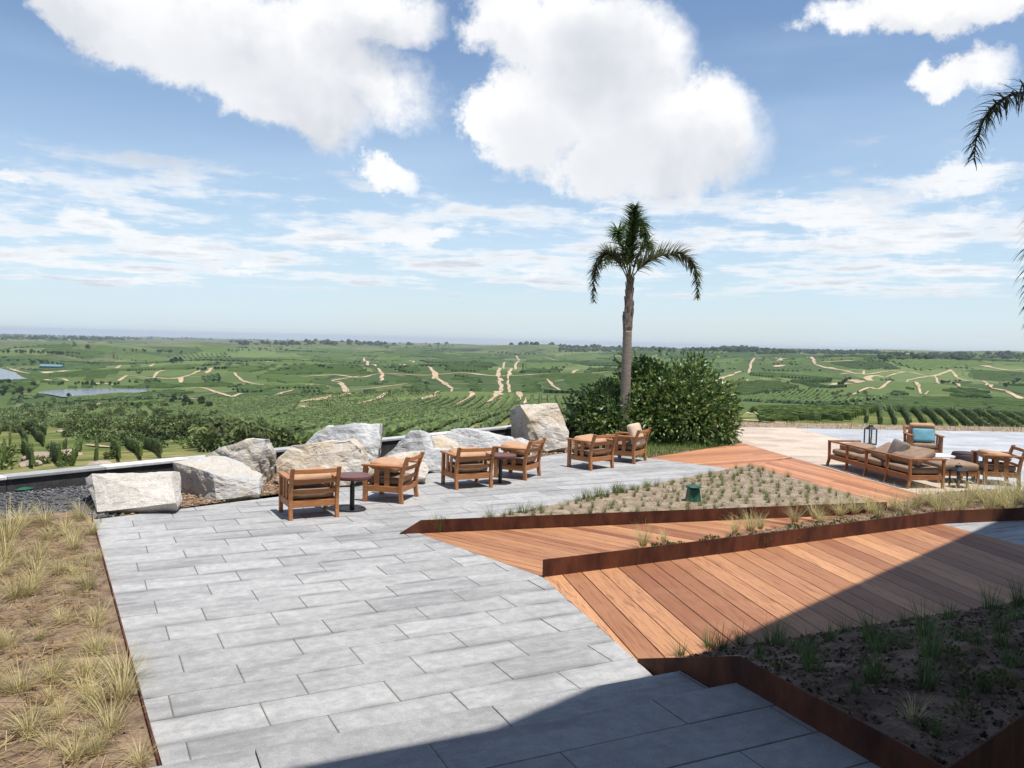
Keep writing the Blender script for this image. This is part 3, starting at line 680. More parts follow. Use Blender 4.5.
# ------------------------------------------------------------------ boulders
def boulder(mat,pts,y0,label,thick=.7,seed=0,amp=.05,sub=4):
    """pts: outline and ridge corners seen in the photo (px, py, metres behind y0); backed by a body of its own depth"""
    P=[]
    for (px,py,off) in pts: P.append(aty(px,py,y0+off))
    zmin=min(-.05,min(p.z for p in P)); base=[]
    c=sum(P,Vector())/len(P)
    for p in P:
        q=Vector((c.x+(p.x-c.x)*.85,p.y+thick,max(zmin,c.z+(p.z-c.z)*.75))); base.append(q)
        base.append(Vector((c.x+(p.x-c.x)*.8,p.y+thick*.6,zmin-.08)))
    bm=bmesh.new(); vs=[bm.verts.new(p) for p in P+base]
    r=bmesh.ops.convex_hull(bm,input=vs); 
    bmesh.ops.delete(bm,geom=list({g for g in r['geom_interior']+r['geom_unused'] if isinstance(g,bmesh.types.BMVert)}),context='VERTS')
    bmesh.ops.triangulate(bm,faces=bm.faces[:])
    for _ in range(sub):
        es=[e for e in bm.edges if e.calc_length()>.07]
        if not es: break
        bmesh.ops.subdivide_edges(bm,edges=es,cuts=1); bmesh.ops.triangulate(bm,faces=bm.faces[:])
    bm.normal_update(); o3=Vector((seed*7.1,seed*3.3,0))
    for vv in bm.verts:
        n=vv.normal; p=vv.co
        h=noise.noise(p*1.7+o3)*1.1+.6*noise.noise(p*4.1+o3)+.35*noise.noise(p*9+o3)
        q_=noise.noise(p*2.6+o3*2); h+=.9*round(q_*4)/4; q_=noise.noise(Vector((p.x*5,p.y*5,p.z*7))+o3); h+=.4*round(q_*3)/3
        rid=1-abs(noise.noise(Vector((p.x*2.2,p.y*2.2,p.z*3.2))+o3)); h-=max(0,rid-.86)*4.5
        vv.co=p+n*h*amp
    org=Vector((c.x,c.y+thick*.4,0))
    for vv in bm.verts: vv.co-=org
    me=bpy.data.meshes.new('boulder'); bm.to_mesh(me); bm.free(); me.materials.append(mat)
    o=bpy.data.objects.new('boulder',me); C.objects.link(o); o.location=org
    return tag(o,label,'boulder')
yb=lambda px,py: at(px,py).y
boulder(M['rock_white'],[(92,474,.45),(171,473,.5),(176,503,.02),(97,512,0),(85,478,.6),(97,513,.1),(178,507,.1)],yb(97,513),'pale flat slab like boulder at the left end beside the straw bed',.5,1,.02)
boulder(M['rock_dark'],[(172,462,.85),(213,457,.9),(258,481,.35),(259,494,.2),(216,500,0),(181,502,.75),(213,474,.08),(192,467,.45)],yb(216,501),'wedge boulder with dark brown broken left face, right of the pale slab boulder',.7,2,.035)
boulder(M['rock_dark'],[(207,456,.3),(228,446,.25),(250,439,.2),(267,438,.22),(272,455,.35),(266,483,.3),(250,484,.0),(225,480,.1)],yb(250,484)-.15,'tall pointed boulder leaning behind the wedge boulder at the left',.5,3,.035)
boulder(M['rock_tan'],[(275,462,.2),(291,446,.35),(350,440,.35),(362,448,.25),(367,470,.2),(350,484,.1),(300,486,0),(277,484,.1)],yb(310,487),'broad tan boulder behind the two left lounge chairs',.9,4,.04)
boulder(M['rock_grey'],[(303,445,.6),(326,428,.6),(345,425,.6),(379,425,.7),(380,440,.4),(377,462,.2),(340,462,.1)],yb(345,474)+.5,'large grey boulder rising behind the broad tan one',.9,5,.04)
boulder(M['rock_tan'],[(343,478,.1),(365,463,.1),(400,453,.4),(420,451,.4),(430,470,.1),(425,478,0),(360,486,0)],yb(390,484),'low tan boulder just behind the second chair from the left',.6,6,.03)
boulder(M['rock_grey'],[(378,462,.1),(396,447,.2),(410,432,.3),(419,430,.3),(430,436,.4),(434,453,.2),(430,462,.05)],yb(400,472)+.25,'grey boulder with a leaning pointed top behind the gap right of second chair',.7,7,.035)
boulder(M['rock_tan'],[(431,436,.4),(440,436,.5),(458,444,.3),(462,452,.1),(434,452,.05)],yb(440,466)+.4,'small tan block wedged between grey boulders',.5,8,.03)
boulder(M['rock_grey'],[(412,452,.3),(436,449,.3),(462,450,.2),(462,470,.0),(440,473,.0),(422,470,.0)],yb(435,473),'squat grey boulder in front, left of the third chair',.6,9,.03)
boulder(M['rock_grey'],[(438,440,.3),(452,430,.5),(466,429,.5),(490,434,.4),(516,440,.4),(520,456,.1),(470,460,0),(442,458,.1)],yb(470,462)+.2,'long low pale grey boulder behind the third chair',.8,10,.035)
boulder(M['rock_grey'],[(502,441,.2),(522,438,.3),(533,443,.2),(532,455,0),(505,455,0)],yb(515,458)+.1,'small grey boulder at the foot of the biggest boulder',.4,11,.02)
boulder(M['rock_tan'],[(509,409,1.0),(520,405,.5),(557,403,.5),(561,416,.35),(569,432,.2),(567,447,.05),(545,452,0),(528,449,.15),(512,445,.95),(528,417,.12)],yb(545,452.5),'biggest boulder, upright block with grey left side and tan right face',.9,12,.035)

# ------------------------------------------------------------------ cushions and furniture
def cushion(name,sx,sy,sz,mat,parent,loc,rot=(0,0,0),seed=0,n=14,puff=.35):
    mb=MB(); V=[];Fc=[]
    def sgn(a,p): return math.copysign(abs(a)**p,a)
    nu,nv=28,14
    for j in range(nv+1):
        ph=-math.pi/2+math.pi*j/nv
        for i in range(nu):
            th=2*math.pi*i/nu; e1=.24; e2=.20
            x=sgn(math.cos(ph),e1)*sgn(math.cos(th),e2); y=sgn(math.cos(ph),e1)*sgn(math.sin(th),e2); z=sgn(math.sin(ph),.55)
            wr=1+.10*nz((x*2+seed,y*2,z))
            edge=max(abs(x),abs(y)); zz=z*(1-.22*edge**5)*wr
            V.append((x*sx/2,y*sy/2,zz*sz/2))
    for j in range(nv):
        for i in range(nu): Fc.append((j*nu+i,j*nu+(i+1)%nu,(j+1)*nu+(i+1)%nu,(j+1)*nu+i))
    mb.add(V,Fc); o=mb.build(name,mat,parent,smooth=True); o.location=loc; o.rotation_euler=rot; return o
def lounge_chair(wood,seatm,backm,label,group,loc,fwd,back_pose,extra=None):
    """front is local +Y"""
    t=empty('lounge_chair',loc,fwd-math.pi/2,label,'chair',group)
    hw=.345
    for s in (-1,1):
        m=MB(); m.bar((s*hw,.30,0),(s*hw,.30,.585),.055,.075,up=(0,1,0)); m.build('leg',wood,t,bevel=.006)
        m=MB()
        pts=[(-.345,0),(-.325,.12),(-.315,.28),(-.345,.50),(-.405,.68),(-.44,.775)]
        V=[];Fc=[]
        for y,z in pts:
            for a,b in ((-1,-1),(1,-1),(1,1),(-1,1)): V.append((s*hw+a*.0275,y+b*.033,z))
        for i in range(len(pts)-1):
            for k in range(4): Fc.append((i*4+k,i*4+(k+1)%4,i*4+4+(k+1)%4,i*4+4+k))
        Fc+=[(3,2,1,0),tuple(len(V)-4+k for k in range(4))]
        m.add(V,Fc); m.build('leg',wood,t,bevel=.006)
        m=MB(); m.box(s*hw-.05,s*hw+.05,-.36,.36,.588,.622); m.build('armrest',wood,t,bevel=.008)
        m=MB(); m.box(s*hw-.018,s*hw+.018,-.29,.262,.175,.275); m.build('side_rail',wood,t,bevel=.005)
        for yy in (.10,-.08):
            m=MB(); m.box(s*hw-.011,s*hw+.011,yy-.045,yy+.045,.277,.586); m.build('side_slat',wood,t,bevel=.004)
    m=MB(); m.box(-.317,.317,-.335,-.300,.175,.275); m.build('back_rail',wood,t,bevel=.005)
    m=MB(); m.box(-.317,.317,.28,.315,.175,.275); m.build('front_rail',wood,t,bevel=.005)
    for z,y in ((.405,-.325),(.565,-.363),(.72,-.418)):
        m=MB(); V=[];Fc=[]; N=8
        for i in range(N+1):
            k=i/N; x=-.318+.636*k; by=y-.028*math.sin(math.pi*k)
            for a,b in ((-1,-1),(1,-1),(1,1),(-1,1)): V.append((x,by+a*.010,z+b*.032))
        for i in range(N):
            for k in range(4): Fc.append((i*4+k,i*4+(k+1)%4,i*4+4+(k+1)%4,i*4+4+k))
        Fc+=[(3,2,1,0),tuple(len(V)-4+k for k in range(4))]
        m.add(V,Fc); m.build('back_slat',wood,t,bevel=.004)
    m=MB(); m.box(-.31,.31,-.295,.275,.262,.280); m.build('seat_base',wood,t)
    cushion('seat_cushion',.63,.60,.15,seatm,t,(0,.0,.352),seed=random.random()*9)
    if back_pose=='flat': cushion('back_cushion',.60,.50,.17,backm,t,(0.02,.03,.575),(R(random.uniform(5,11)),R(random.uniform(-4,4)),R(random.uniform(-5,5))),seed=random.random()*9)
    else: cushion('back_cushion',.60,.52,.17,backm,t,(0,-.235,.63),(R(70),0,R(random.uniform(-2,2))),seed=random.random()*9)
    return t
row='wooden lounge chairs facing the valley'
def from_rear(a,b,fw):
    p=(at(*a)+at(*b))/2; f=Vector((math.cos(R(fw)),math.sin(R(fw)),0)); return p+f*.34
lounge_chair(M['teak'],M['cush_seat'],M['cush'],'leftmost wooden lounge chair, its slatted back to the viewer, left of a round side table',row,from_rear((291,520),(336.5,517),118),R(118),'flat')
lounge_chair(M['teak'],M['cush_seat'],M['cush'],'wooden lounge chair turned sideways just right of the nearest round side table',row,from_rear((404,503.5),(414,497),166),R(166),'flat')
lounge_chair(M['teak'],M['cush_seat'],M['cush'],'wooden lounge chair, back to the viewer, left of the farther round side table',row,from_rear((459.5,489.5),(488,487.5),117),R(117),'flat')
lounge_chair(M['teak'],M['cush_seat'],M['cush'],'wooden lounge chair partly behind the farther round side table, turned left',row,from_rear((527,480.5),(537.5,475.5),155),R(155),'flat')
lounge_chair(M['teak'],M['cush_seat'],M['cush'],'wooden lounge chair with a flat tan cushion, nearer one of the pair by the palm',row,from_rear((592.5,470.5),(610.5,468),132),R(132),'flat')
lounge_chair(M['teak'],M['cush_seat'],M['cush_pale'],'wooden lounge chair with pale cushion upright against its back, in front of the palm trunk',row,from_rear((634,464),(645,460.5),150),R(150),'up')
def side_table(p,label):
    t=empty('side_table',p,0,label,'table','round side tables')
    m=MB(); m.lathe([(.0,.49),(.27,.49),(.30,.50),(.305,.52),(.30,.545),(.285,.55),(0.0,.55)],36); m.build('tabletop',M['tabletop'],t,smooth=False)
    m=MB(); m.lathe([(.038,.02),(.038,.40),(.028,.41),(.028,.488)],16); m.build('pedestal',M['black'],t)
    m=MB(); m.lathe([(0,0),(.22,0),(.22,.012),(.20,.020),(.05,.024),(0,.024)],32); m.build('base_plate',M['black'],t)
side_table(at(352,509.5),'round dark red side table on black pedestal between the two leftmost chairs')
side_table(at(500,483),'round dark red side table between the third and fourth chairs from the left')
lounge_chair(M['teak_dark'],M['taupe'],M['cush'],'wooden lounge chair seen side on at the far right edge, facing the sofa','armchairs of the sofa corner',Vector((10.07,17.12,0)),R(168),'flat')
ch8=lounge_chair(M['teak_dark'],M['taupe'],M['cush'],'wooden armchair holding a teal pillow, facing the viewer beyond the sofa','armchairs of the sofa corner',Vector((10.35,20.75,0)),R(258),'up')
tp=cushion('pillow',.52,.34,.14,M['teal'],None,Vector((10.35,20.75,0))+Vector((-.06,-.13,.60)),(R(68),0,R(258-90)-math.pi),seed=3); tag(tp,'rectangular teal pillow propped on the armchair facing the viewer','pillow')
# sofa: back along its left side
SA=Vector((7.36,19.05,0)); SB=Vector((7.82,16.12,0)); sd=(SB-SA).normalized(); Ls=(SB-SA).length
sofa=empty('garden_sofa',SA,math.atan2(sd.y,sd.x),'long wooden sofa with taupe cushions on the pale paving at right','sofa')
# local x along the back, local +y is the seat side
wd_=M['teak_dark']
for i in range(5):
    xx=Ls*i/4; m=MB(); pts=[(-.05,0),(0.0,.16),(0.0,.30),(-.01,.56)]
    V=[];Fc=[]
    for y,z in pts:
        for a,b in ((-1,-1),(1,-1),(1,1),(-1,1)): V.append((xx+a*.026,y+b*.026,z))
    for q in range(len(pts)-1):
        for k in range(4): Fc.append((q*4+k,q*4+(k+1)%4,q*4+4+(k+1)%4,q*4+4+k))
    Fc+=[(3,2,1,0),tuple(len(V)-4+k for k in range(4))]
    m.add(V,Fc); m.build('back_post',wd_,sofa,bevel=.004)
m=MB(); m.box(-.026,Ls+.026,-.04,.03,.563,.598); m.build('top_rail',wd_,sofa,bevel=.006)
m=MB(); m.box(.028,Ls-.028,-.016,.016,.17,.27); m.build('back_rail',wd_,sofa,bevel=.005)
m=MB(); m.box(.028,Ls-.028,.70,.73,.17,.27); m.build('front_rail',wd_,sofa,bevel=.005)
m=MB(); m.box(.03,Ls-.03,.02,.695,.235,.265); m.build('seat_base',wd_,sofa)
for xx in (0,Ls):
    m=MB(); m.box(xx-.026,xx+.026,.69,.74,0,.56); m.build('front_post',wd_,sofa,bevel=.004)
    m=MB(); m.box(xx-.04,xx+.04,.034,.76,.563,.597); m.build('armrest',wd_,sofa,bevel=.006)
    m=MB(); m.box(xx-.014,xx+.014,.03,.688,.17,.268); m.build('end_rail',wd_,sofa,bevel=.005)
for i in range(3):
    cushion('seat_cushion',Ls/3-.03,.70,.16,M['taupe'],sofa,(Ls/3*(i+.5),.37,.345),seed=i*2.2)
cushion('back_cushion',.75,.46,.17,M['taupe'],sofa,(.55,.36,.50),(R(8),0,R(5)),seed=4)
cushion('back_cushion',.85,.50,.20,M['taupe'],sofa,(1.75,.34,.56),(R(28),0,R(-8)),seed=5)
cushion('back_cushion',.80,.50,.20,M['taupe'],sofa,(2.50,.36,.60),(R(25),0,R(6)),seed=6)
g=cushion('pillow',.40,.40,.16,M['grey_cloth'],None,sofa.matrix_basis@Vector((2.18,.26,.66)),(R(70),R(10),sofa.rotation_euler.z+R(10)),seed=7); tag(g,'square grey brown pillow standing among the taupe sofa cushions','pillow')
# ottoman
ot=empty('ottoman',(9.19,17.22,0),R(-2),'low wooden ottoman with taupe cushion at the near end of the sofa','ottoman')
for sx in (-1,1):
    for sy in (-1,1):
        m=MB(); m.bar((sx*.40,sy*.33,0),(sx*.40,sy*.33,.27),.05,.05,up=(0,1,0)); m.build('leg',wd_,ot,bevel=.004)
m=MB(); m.box(-.374,.374,-.345,-.315,.16,.265); m.box(-.374,.374,.315,.345,.16,.265); m.box(-.415,-.385,-.304,.304,.16,.265); m.box(.385,.415,-.304,.304,.16,.265); m.build('frame',wd_,ot)
cushion('seat_cushion',.86,.74,.17,M['taupe'],ot,(0,0,.35),seed=8)
wt=empty('coffee_table',(9.55,18.45,0),R(10),'low white square table between the ottoman and the teal pillow chair','table')
m=MB(); m.box(-.25,.25,-.25,.25,.36,.40); m.build('tabletop',M['whitetop'],wt,bevel=.01)
for sx in (-1,1):
    for sy in (-1,1):
        m=MB(); m.box(sx*.20-.03,sx*.20+.03,sy*.20-.03,sy*.20+.03,0,.358); m.build('leg',M['whitetop'],wt,bevel=.004)
pf=empty('pouf',(10.62,19.3,0),0,'round dark brown pouf right of the white table','pouf')
m=MB(); m.lathe([(.0,.02),(.25,.02),(.27,.05),(.285,.20),(.285,.30),(.27,.325)],32); m.build('body',M['pouf'],pf,smooth=True)
m=MB(); m.lathe([(.265,.327),(.272,.34),(.25,.365),(.12,.375),(0,.376)],32); m.build('top',M['pouf'],pf,smooth=True)
def lantern(p,h,w,label):
    t=empty('lantern',p,R(12),label,'lantern','black lanterns'); k=h/.64; hw=w/2
    m=MB(); m.box(-hw,hw,-hw,hw,.0,.035*k); m.build('base',M['black'],t,bevel=.003)
    for sx in (-1,1):
        for sy in (-1,1):
            m=MB(); m.box(sx*(hw-.012)-.014,sx*(hw-.012)+.014,sy*(hw-.012)-.014,sy*(hw-.012)+.014,.037*k,.45*k); m.build('corner_post',M['black'],t)
    m=MB(); q=hw-.014; m.box(-q+.02,q-.02,-q-.001,-q+.002,.04*k,.448*k); m.box(-q+.02,q-.02,q-.002,q+.001,.04*k,.448*k); m.box(-q-.001,-q+.002,-q+.02,q-.02,.04*k,.448*k); m.box(q-.002,q+.001,-q+.02,q-.02,.04*k,.448*k); m.build('glass_panes',M['glass'],t)
    m=MB(); a=hw+.012; z0=.452*k; z1=.53*k; b=hw*.42
    m.add([(-a,-a,z0),(a,-a,z0),(a,a,z0),(-a,a,z0),(-b,-b,z1),(b,-b,z1),(b,b,z1),(-b,b,z1)],[(3,2,1,0),(4,5,6,7),(0,1,5,4),(1,2,6,5),(2,3,7,6),(3,0,4,7)]); m.box(-b*.9,b*.9,-b*.9,b*.9,z1+.001,z1+.045*k); m.build('roof',M['black'],t)
    m=MB(); m.tube([(math.cos(x)*.035*k,0,z1+.05*k+math.sin(x)*.05*k) for x in [math.pi*i/10 for i in range(11)]],.005,6); m.build('handle',M['black'],t)
    m=MB(); m.lathe([(0,.036*k),(.035,.036*k),(.035,.20*k),(.03,.205*k),(0,.205*k)],14); m.build('candle',M['cush_pale'],t)
lantern(at(870,444.5),.62,.25,'tall black lantern standing alone on the paving beyond the sofa')
lantern(Vector((8.93,16.42,0)),.50,.24,'smaller black lantern in front of the ottoman')

# irrigation valve boxes
gx=empty('irrigation_box',at(693,501,.03),R(10),'green plastic irrigation box with lid standing among tufts on the sandy bed','irrigation box')
m=MB(); a=.085;b=.11; m.add([(-b,-b,-.02),(b,-b,-.02),(b,b,-.02),(-b,b,-.02),(-a,-a,.22),(a,-a,.22),(a,a,.22),(-a,a,.22)],[(3,2,1,0),(4,5,6,7),(0,1,5,4),(1,2,6,5),(2,3,7,6),(3,0,4,7)]); m.build('body',M['green_plastic'],gx,bevel=.01)
m=MB(); m.lathe([(0,.232),(.13,.232),(.145,.24),(.145,.252),(.12,.268),(0,.272)],8); m.build('lid',M['green_plastic'],gx)
gx=empty('irrigation_box',at(21,492,.12),0,'flat green irrigation cover sunk in grey gravel by the left edge','irrigation box')
m=MB(); m.lathe([(0,-.03),(.15,-.03),(.15,.05),(0,.05)],20); m.build('body',M['green_plastic'],gx)
m=MB(); m.lathe([(0,.052),(.21,.052),(.215,.065),(.15,.10),(0,.11)],20); m.build('lid',M['green_plastic'],gx)

# ------------------------------------------------------------------ palms
def frond(curve,n,ll,lw,seed,parent,mat=None,droop=.6,up=None,rr0=.022):
    """a feather leaf: rachis along the curve, pinnae on both sides"""
    rng=random.Random(seed); pts=[Vector(p) for p in curve]
    def bez(t):
        q=pts[:]
        while len(q)>1: q=[a.lerp(b,t) for a,b in zip(q[:-1],q[1:])]
        return q[0]
    m=MB(); N=16; path=[bez(i/N) for i in range(N+1)]
    m.tube(path,[rr0*(1-.8*i/N) for i in range(N+1)],6,cap=True,mi=1)
    for i in range(n):
        t=.20+.80*(i+rng.random()*.6)/n; t=min(t,.995); p=bez(t); d=(bez(min(1,t+.02))-bez(t-.02)).normalized()
        side=d.cross(Vector((0,0,1)))
        if side.length<.15: side=Vector(up or (1,0,0))
        side.normalize(); nrm=side.cross(d)
        L=ll*(math.sin(math.pi*(.12+.80*t))**.7)*rng.uniform(.8,1.15)
        for s in (-1,1):
            fi=rng.uniform(-1.25,1.25); dd=(d*rng.uniform(.5,.8)+(side*s*math.cos(fi)+nrm*math.sin(fi))*rng.uniform(.7,1.)).normalized()
            V=[]; q=p.copy(); w=lw; sg=4; wv=dd.cross(Vector((0,0,1))); 
            if wv.length<.1: wv=nrm.copy()
            wv.normalize(); wv=(wv+nrm*rng.uniform(-.6,.6)).normalized()
            for k in range(sg+1):
                ww=w*(1-k/sg*.9); V+=[q-wv*ww/2,q+wv*ww/2]
                q=q+dd*(L/sg); dd=(dd+Vector((0,0,-droop*(k+1)/sg))).normalized()
            m.add(V,[(2*k,2*k+1,2*k+3,2*k+2) for k in range(sg)],min(1,max(0,rng.gauss(.42,.25))),0)
    return m.build('frond',[mat or M['palmleaf'],M['rachis']],parent)
pb=at(624,441.5); pal=empty('palm_tree',pb,0,'slim palm tree with a few drooping fronds standing before the large bush','palm')
k=pb.y/F
def pp(px,py,dy=0):
    q=aty(px,py,pb.y+dy); return q-pb
m=MB(); prof=[]
base=pp(624,441.5); top=pp(627.5,330)
for i in range(41):
    t=i/40; c=base.lerp(top,t); r=.148-.028*t+.02*math.exp(-t*14)+(.006 if i%2 else 0); prof.append((c,r))
m.tube([p for p,r in prof],[r for p,r in prof],18); m.build('trunk',M['bark'],pal,smooth=True)
m=MB(); bt=pp(627.4,332); tt=pp(630,284)
m.tube([bt.lerp(tt,i/10) for i in range(11)],[.119,.134,.126,.132,.12,.12,.108,.10,.095,.085,.07],14)
rg=random.Random(4)
for i in range(46):
    t=rg.random(); a=rg.uniform(0,6.28); p=bt.lerp(tt,t); r=.118*(1-t*.35); q=p+Vector((math.cos(a)*r,math.sin(a)*r,0))
    m.bar(q,q+Vector((math.cos(a)*.035,math.sin(a)*.035,.24+.12*rg.random())),.06*(1.2-t),.02,up=(math.cos(a),math.sin(a),0),tone=rg.random())
m.build('leaf_bases',M['boot'],pal)
c0=pp(629.5,287)
frond([c0,pp(625,262),pp(598,230),pp(591,262),pp(594,302)],150,.40,.05,1,pal,M['palmdry'],.22)
frond([c0,pp(634,262),pp(655,258),pp(704,225),pp(697,298)],200,.46,.055,2,pal,M['palmdry'],.22)
frond([c0,pp(632,255),pp(632,232,-.1),pp(634,214,-.3),pp(635,206,-.5)],200,.50,.06,3,pal,None,.3,(1,0,0))
frond([c0,pp(630,255),pp(626,232,.2),pp(634,198,.3),pp(648,226,.2),pp(647,244,.1)],190,.46,.06,4,pal,None,.3,(1,0,0))
frond([c0,pp(630,260),pp(615,235,-.2),pp(617,215,-.5),pp(618,242,-.9)],130,.46,.06,5,pal,None,.3,(1,0,0))
frond([c0,pp(633,262),pp(645,240,.4),pp(650,230,1.0),pp(652,258,1.6)],90,.44,.055,6,pal,None,.6)
frond([c0,pp(628,262),pp(612,245,.5),pp(608,245,1.1),pp(604,268,1.6)],90,.44,.055,7,pal,None,.6)

# palm whose trunk stands in the planter just right of the picture
qb=Vector((4.62,6.65,.36)); pr=empty('palm_tree',qb,0,'palm tree at the right edge, only the tips of its drooping fronds in view','palm')
m=MB(); m.tube([(0,0,-.3)]+[(.0+.03*math.sin(i),.02*math.cos(i*1.3),3.0*i/24) for i in range(1,25)],[.19]+[.185-.0022*i+(.006 if i%2 else 0) for i in range(1,25)],18); m.build('trunk',M['bark'],pr,smooth=True)
m=MB(); 
for i in range(40):
    t=rg.random(); a=rg.uniform(0,6.28); z=2.5+t*.85; r=.15*(1-t*.35)
    m.bar((math.cos(a)*r,math.sin(a)*r,z),(math.cos(a)*(r+.06),math.sin(a)*(r+.06),z+.35),.07,.02,up=(math.cos(a),math.sin(a),0),tone=rg.random())
m.tube([(0,0,2.5),(0,0,3.45)],[.16,.09],12); m.build('leaf_bases',M['boot'],pr)
def qp(px,py,y): return aty(px,py,y)-qb
cz=Vector((0,0,3.4))
frond([cz,qp(1090,90,6.5),qp(1040,70,6.4),qp(975,82,6.3),qp(974,160,6.2)],150,.23,.017,11,pr,M['palmdry'],.5,rr0=.018)
frond([cz,qp(1095,165,6.5),qp(1050,160,6.3),qp(1026,240,6.1),qp(1034,335,6.0)],140,.25,.02,12,pr,None,.6,rr0=.028)
for i in range(7):
    a=R(-70+i*42); d=Vector((math.cos(a),math.sin(a),0)); 
    if 80<(-70+i*42)%360<200: continue
    frond([cz,cz+d*.5+Vector((0,0,.8)),cz+d*1.3+Vector((0,0,1.1)),cz+d*1.9+Vector((0,0,.2)),cz+d*2.0+Vector((0,0,-.6))],50,.42,.026,20+i,pr,None,.6,rr0=.028)

# ------------------------------------------------------------------ the large bush behind the chairs
random.seed(21)
bc=at(660,446); yc=bc.y+1.6
bush=empty('leafy_bush',(bc.x,yc,0),0,'large dense dark green leafy bush behind the palm trunk','bush')
def bl(px,py,r,off=0,sq=.9):
    q=aty(px,py,yc+off); return (q.x-bc.x,off,q.z,r,sq)
lobes=[bl(604,405,.72),bl(592,424,.62,-.2),bl(640,390,.85,.3),bl(652,382,.72),bl(690,386,.78),bl(706,402,.82,-.2),bl(716,420,.68,-.4),bl(650,420,1.0,-.7),bl(690,420,.92,-.8),bl(615,425,.7,-.6),bl(665,402,1.0,-.4),bl(582,418,.42,.2),bl(642,368,.38),bl(694,366,.36,.2),bl(720,436,.42,-.8),bl(660,405,1.05,1.0),bl(612,402,.78,.9),bl(700,405,.8,.8),bl(728,404,.32,-.3),bl(577,404,.28,0)]
mb=MB(); crown(mb,lobes,23000,.14,.064,shell=.45)
for (cx,cy,cz_,r,sq) in lobes:      # sprays standing out of the outline
    for _ in range(8 if r>.45 else 0):
        v=rv().normalized(); v.z=abs(v.z)*.9+.1; v.normalize(); p=Vector((cx,cy,cz_))+Vector((v.x*r,v.y*r,v.z*r*sq))*1.02
        for i in range(9): leaf(mb,p+v*(.05*i)+rv()*.05,v+rv()*.9,.15*random.uniform(.7,1.2),.055,random.uniform(.4,1))
mb.build('crown',M['bushleaf'],bush)
mb=MB()
for (cx,cy,cz_,r,sq) in lobes[:14]:
    s0=Vector((cx*.25+random.uniform(-.3,.3),random.uniform(-.3,.3),-.1)); mb.tube([s0,s0.lerp(Vector((cx,cy,cz_)),.5)+Vector((0,0,.25)),Vector((cx,cy,cz_))],[.06,.04,.015],6)
mb.build('stems',M['wood'],bush)
# ------------------------------------------------------------------ grasses of the garden
random.seed(5)
fmesh=[proto_mesh(tuft(130,.50,.75,1.0,.007,.06,(.62,.22),50+i,(-.10,.10),M['feather'])) for i in range(5)]
gmesh=[proto_mesh(tuft(55,.26,.55,.6,.006,.04,(.35,.25),70+i,(0,0),M['tuft'],3)) for i in range(4)]
smesh=[proto_mesh(tuft(75,.30,.55,.6,.006,.06,(.35,.25),90+i,(0,0),M['shadetuft'],3)) for i in range(4)]
wmesh=[proto_mesh(tuft(110,.42,.95,1.2,.007,.05,(.70,.18),110+i,(-.35,.25),M['feather'])) for i in range(4)]
def put(me,x,y,z,s,label,group,cat='grass tuft',name='grass_tuft',sz=None): return inst(random.choice(me),name,(x,y,z),random.uniform(0,6.28),s,label,cat,group,None,sz)
# left straw bed: clumps placed as in the photo, then the smaller ones between
LB='feather grass clump, straw and pale green, growing in the brown bed on the left'
n=0
for px,py,s in [(28,735,1.0),(110,735,1.0),(122,700,1.25),(125,675,1.1),(20,695,.9),(15,600,1.0),(60,620,.6),(95,655,.7),(50,680,.7),(75,760,.8),(80,520,.9),(92,535,.9),(96,560,.7),(88,590,.8),(8,540,1.4),(20,525,1.2),(5,560,1.2),(40,560,.9),(50,540,.9),(58,575,.6),(35,585,.8),(70,545,.7),(100,620,.7),(40,640,.5),(110,645,.5),(60,720,.6),(90,700,.5),(140,765,.7),(10,650,.7),(-15,620,1.0),(-10,580,1.2),(-20,700,1.0),(45,525,1.0),(66,530,.8)]:
    p=at(px,py,.04); inst(random.choice(fmesh if n%3 else wmesh),'feather_tuft',p,random.uniform(-.7,.7),s*(.85 if py<600 else .72),LB,'grass tuft','feather grass clumps of the left bed'); n+=1
for _ in range(75):
    p=at(random.uniform(-10,112),random.choice((random.uniform(512,600),random.uniform(512,600),random.uniform(600,760))),.04)
    if inside(p.xy,bedL) and edge_dist(p.xy,bedL)>.15: inst(random.choice(gmesh[:1]+wmesh+fmesh),'feather_tuft',p,random.uniform(-1,1),random.uniform(.25,.6),LB,'grass tuft','feather grass clumps of the left bed')
# grid of tufts on the sandy triangle
tA=Vector(tri[0]); e1=(Vector(tri[1])-tA).normalized(); e2=Vector((e1.y,-e1.x))
for i in range(0,44):
    for j in range(0,28):
        q=tA+e1*(.22+i*.275)+e2*(.14+j*.275+(.13 if i%2 else 0)); q+=Vector((random.uniform(-.08,.08),random.uniform(-.08,.08)))
        if inside(q,tri) and edge_dist(q,tri)>.07 and random.random()<.85:
            put(gmesh,q.x,q.y,.03,random.uniform(.42,.75),'small green and straw grass tuft planted in rows on the sandy triangular bed','grass tufts on the triangular bed')
for _ in range(28):
    t=random.random(); q=tA+e1*(.2+t*5.5)+e2*random.uniform(.04,.2); put(gmesh,q.x,q.y,.02,random.uniform(.7,1.1),'small green and straw grass tuft planted in rows on the sandy triangular bed','grass tufts on the triangular bed')
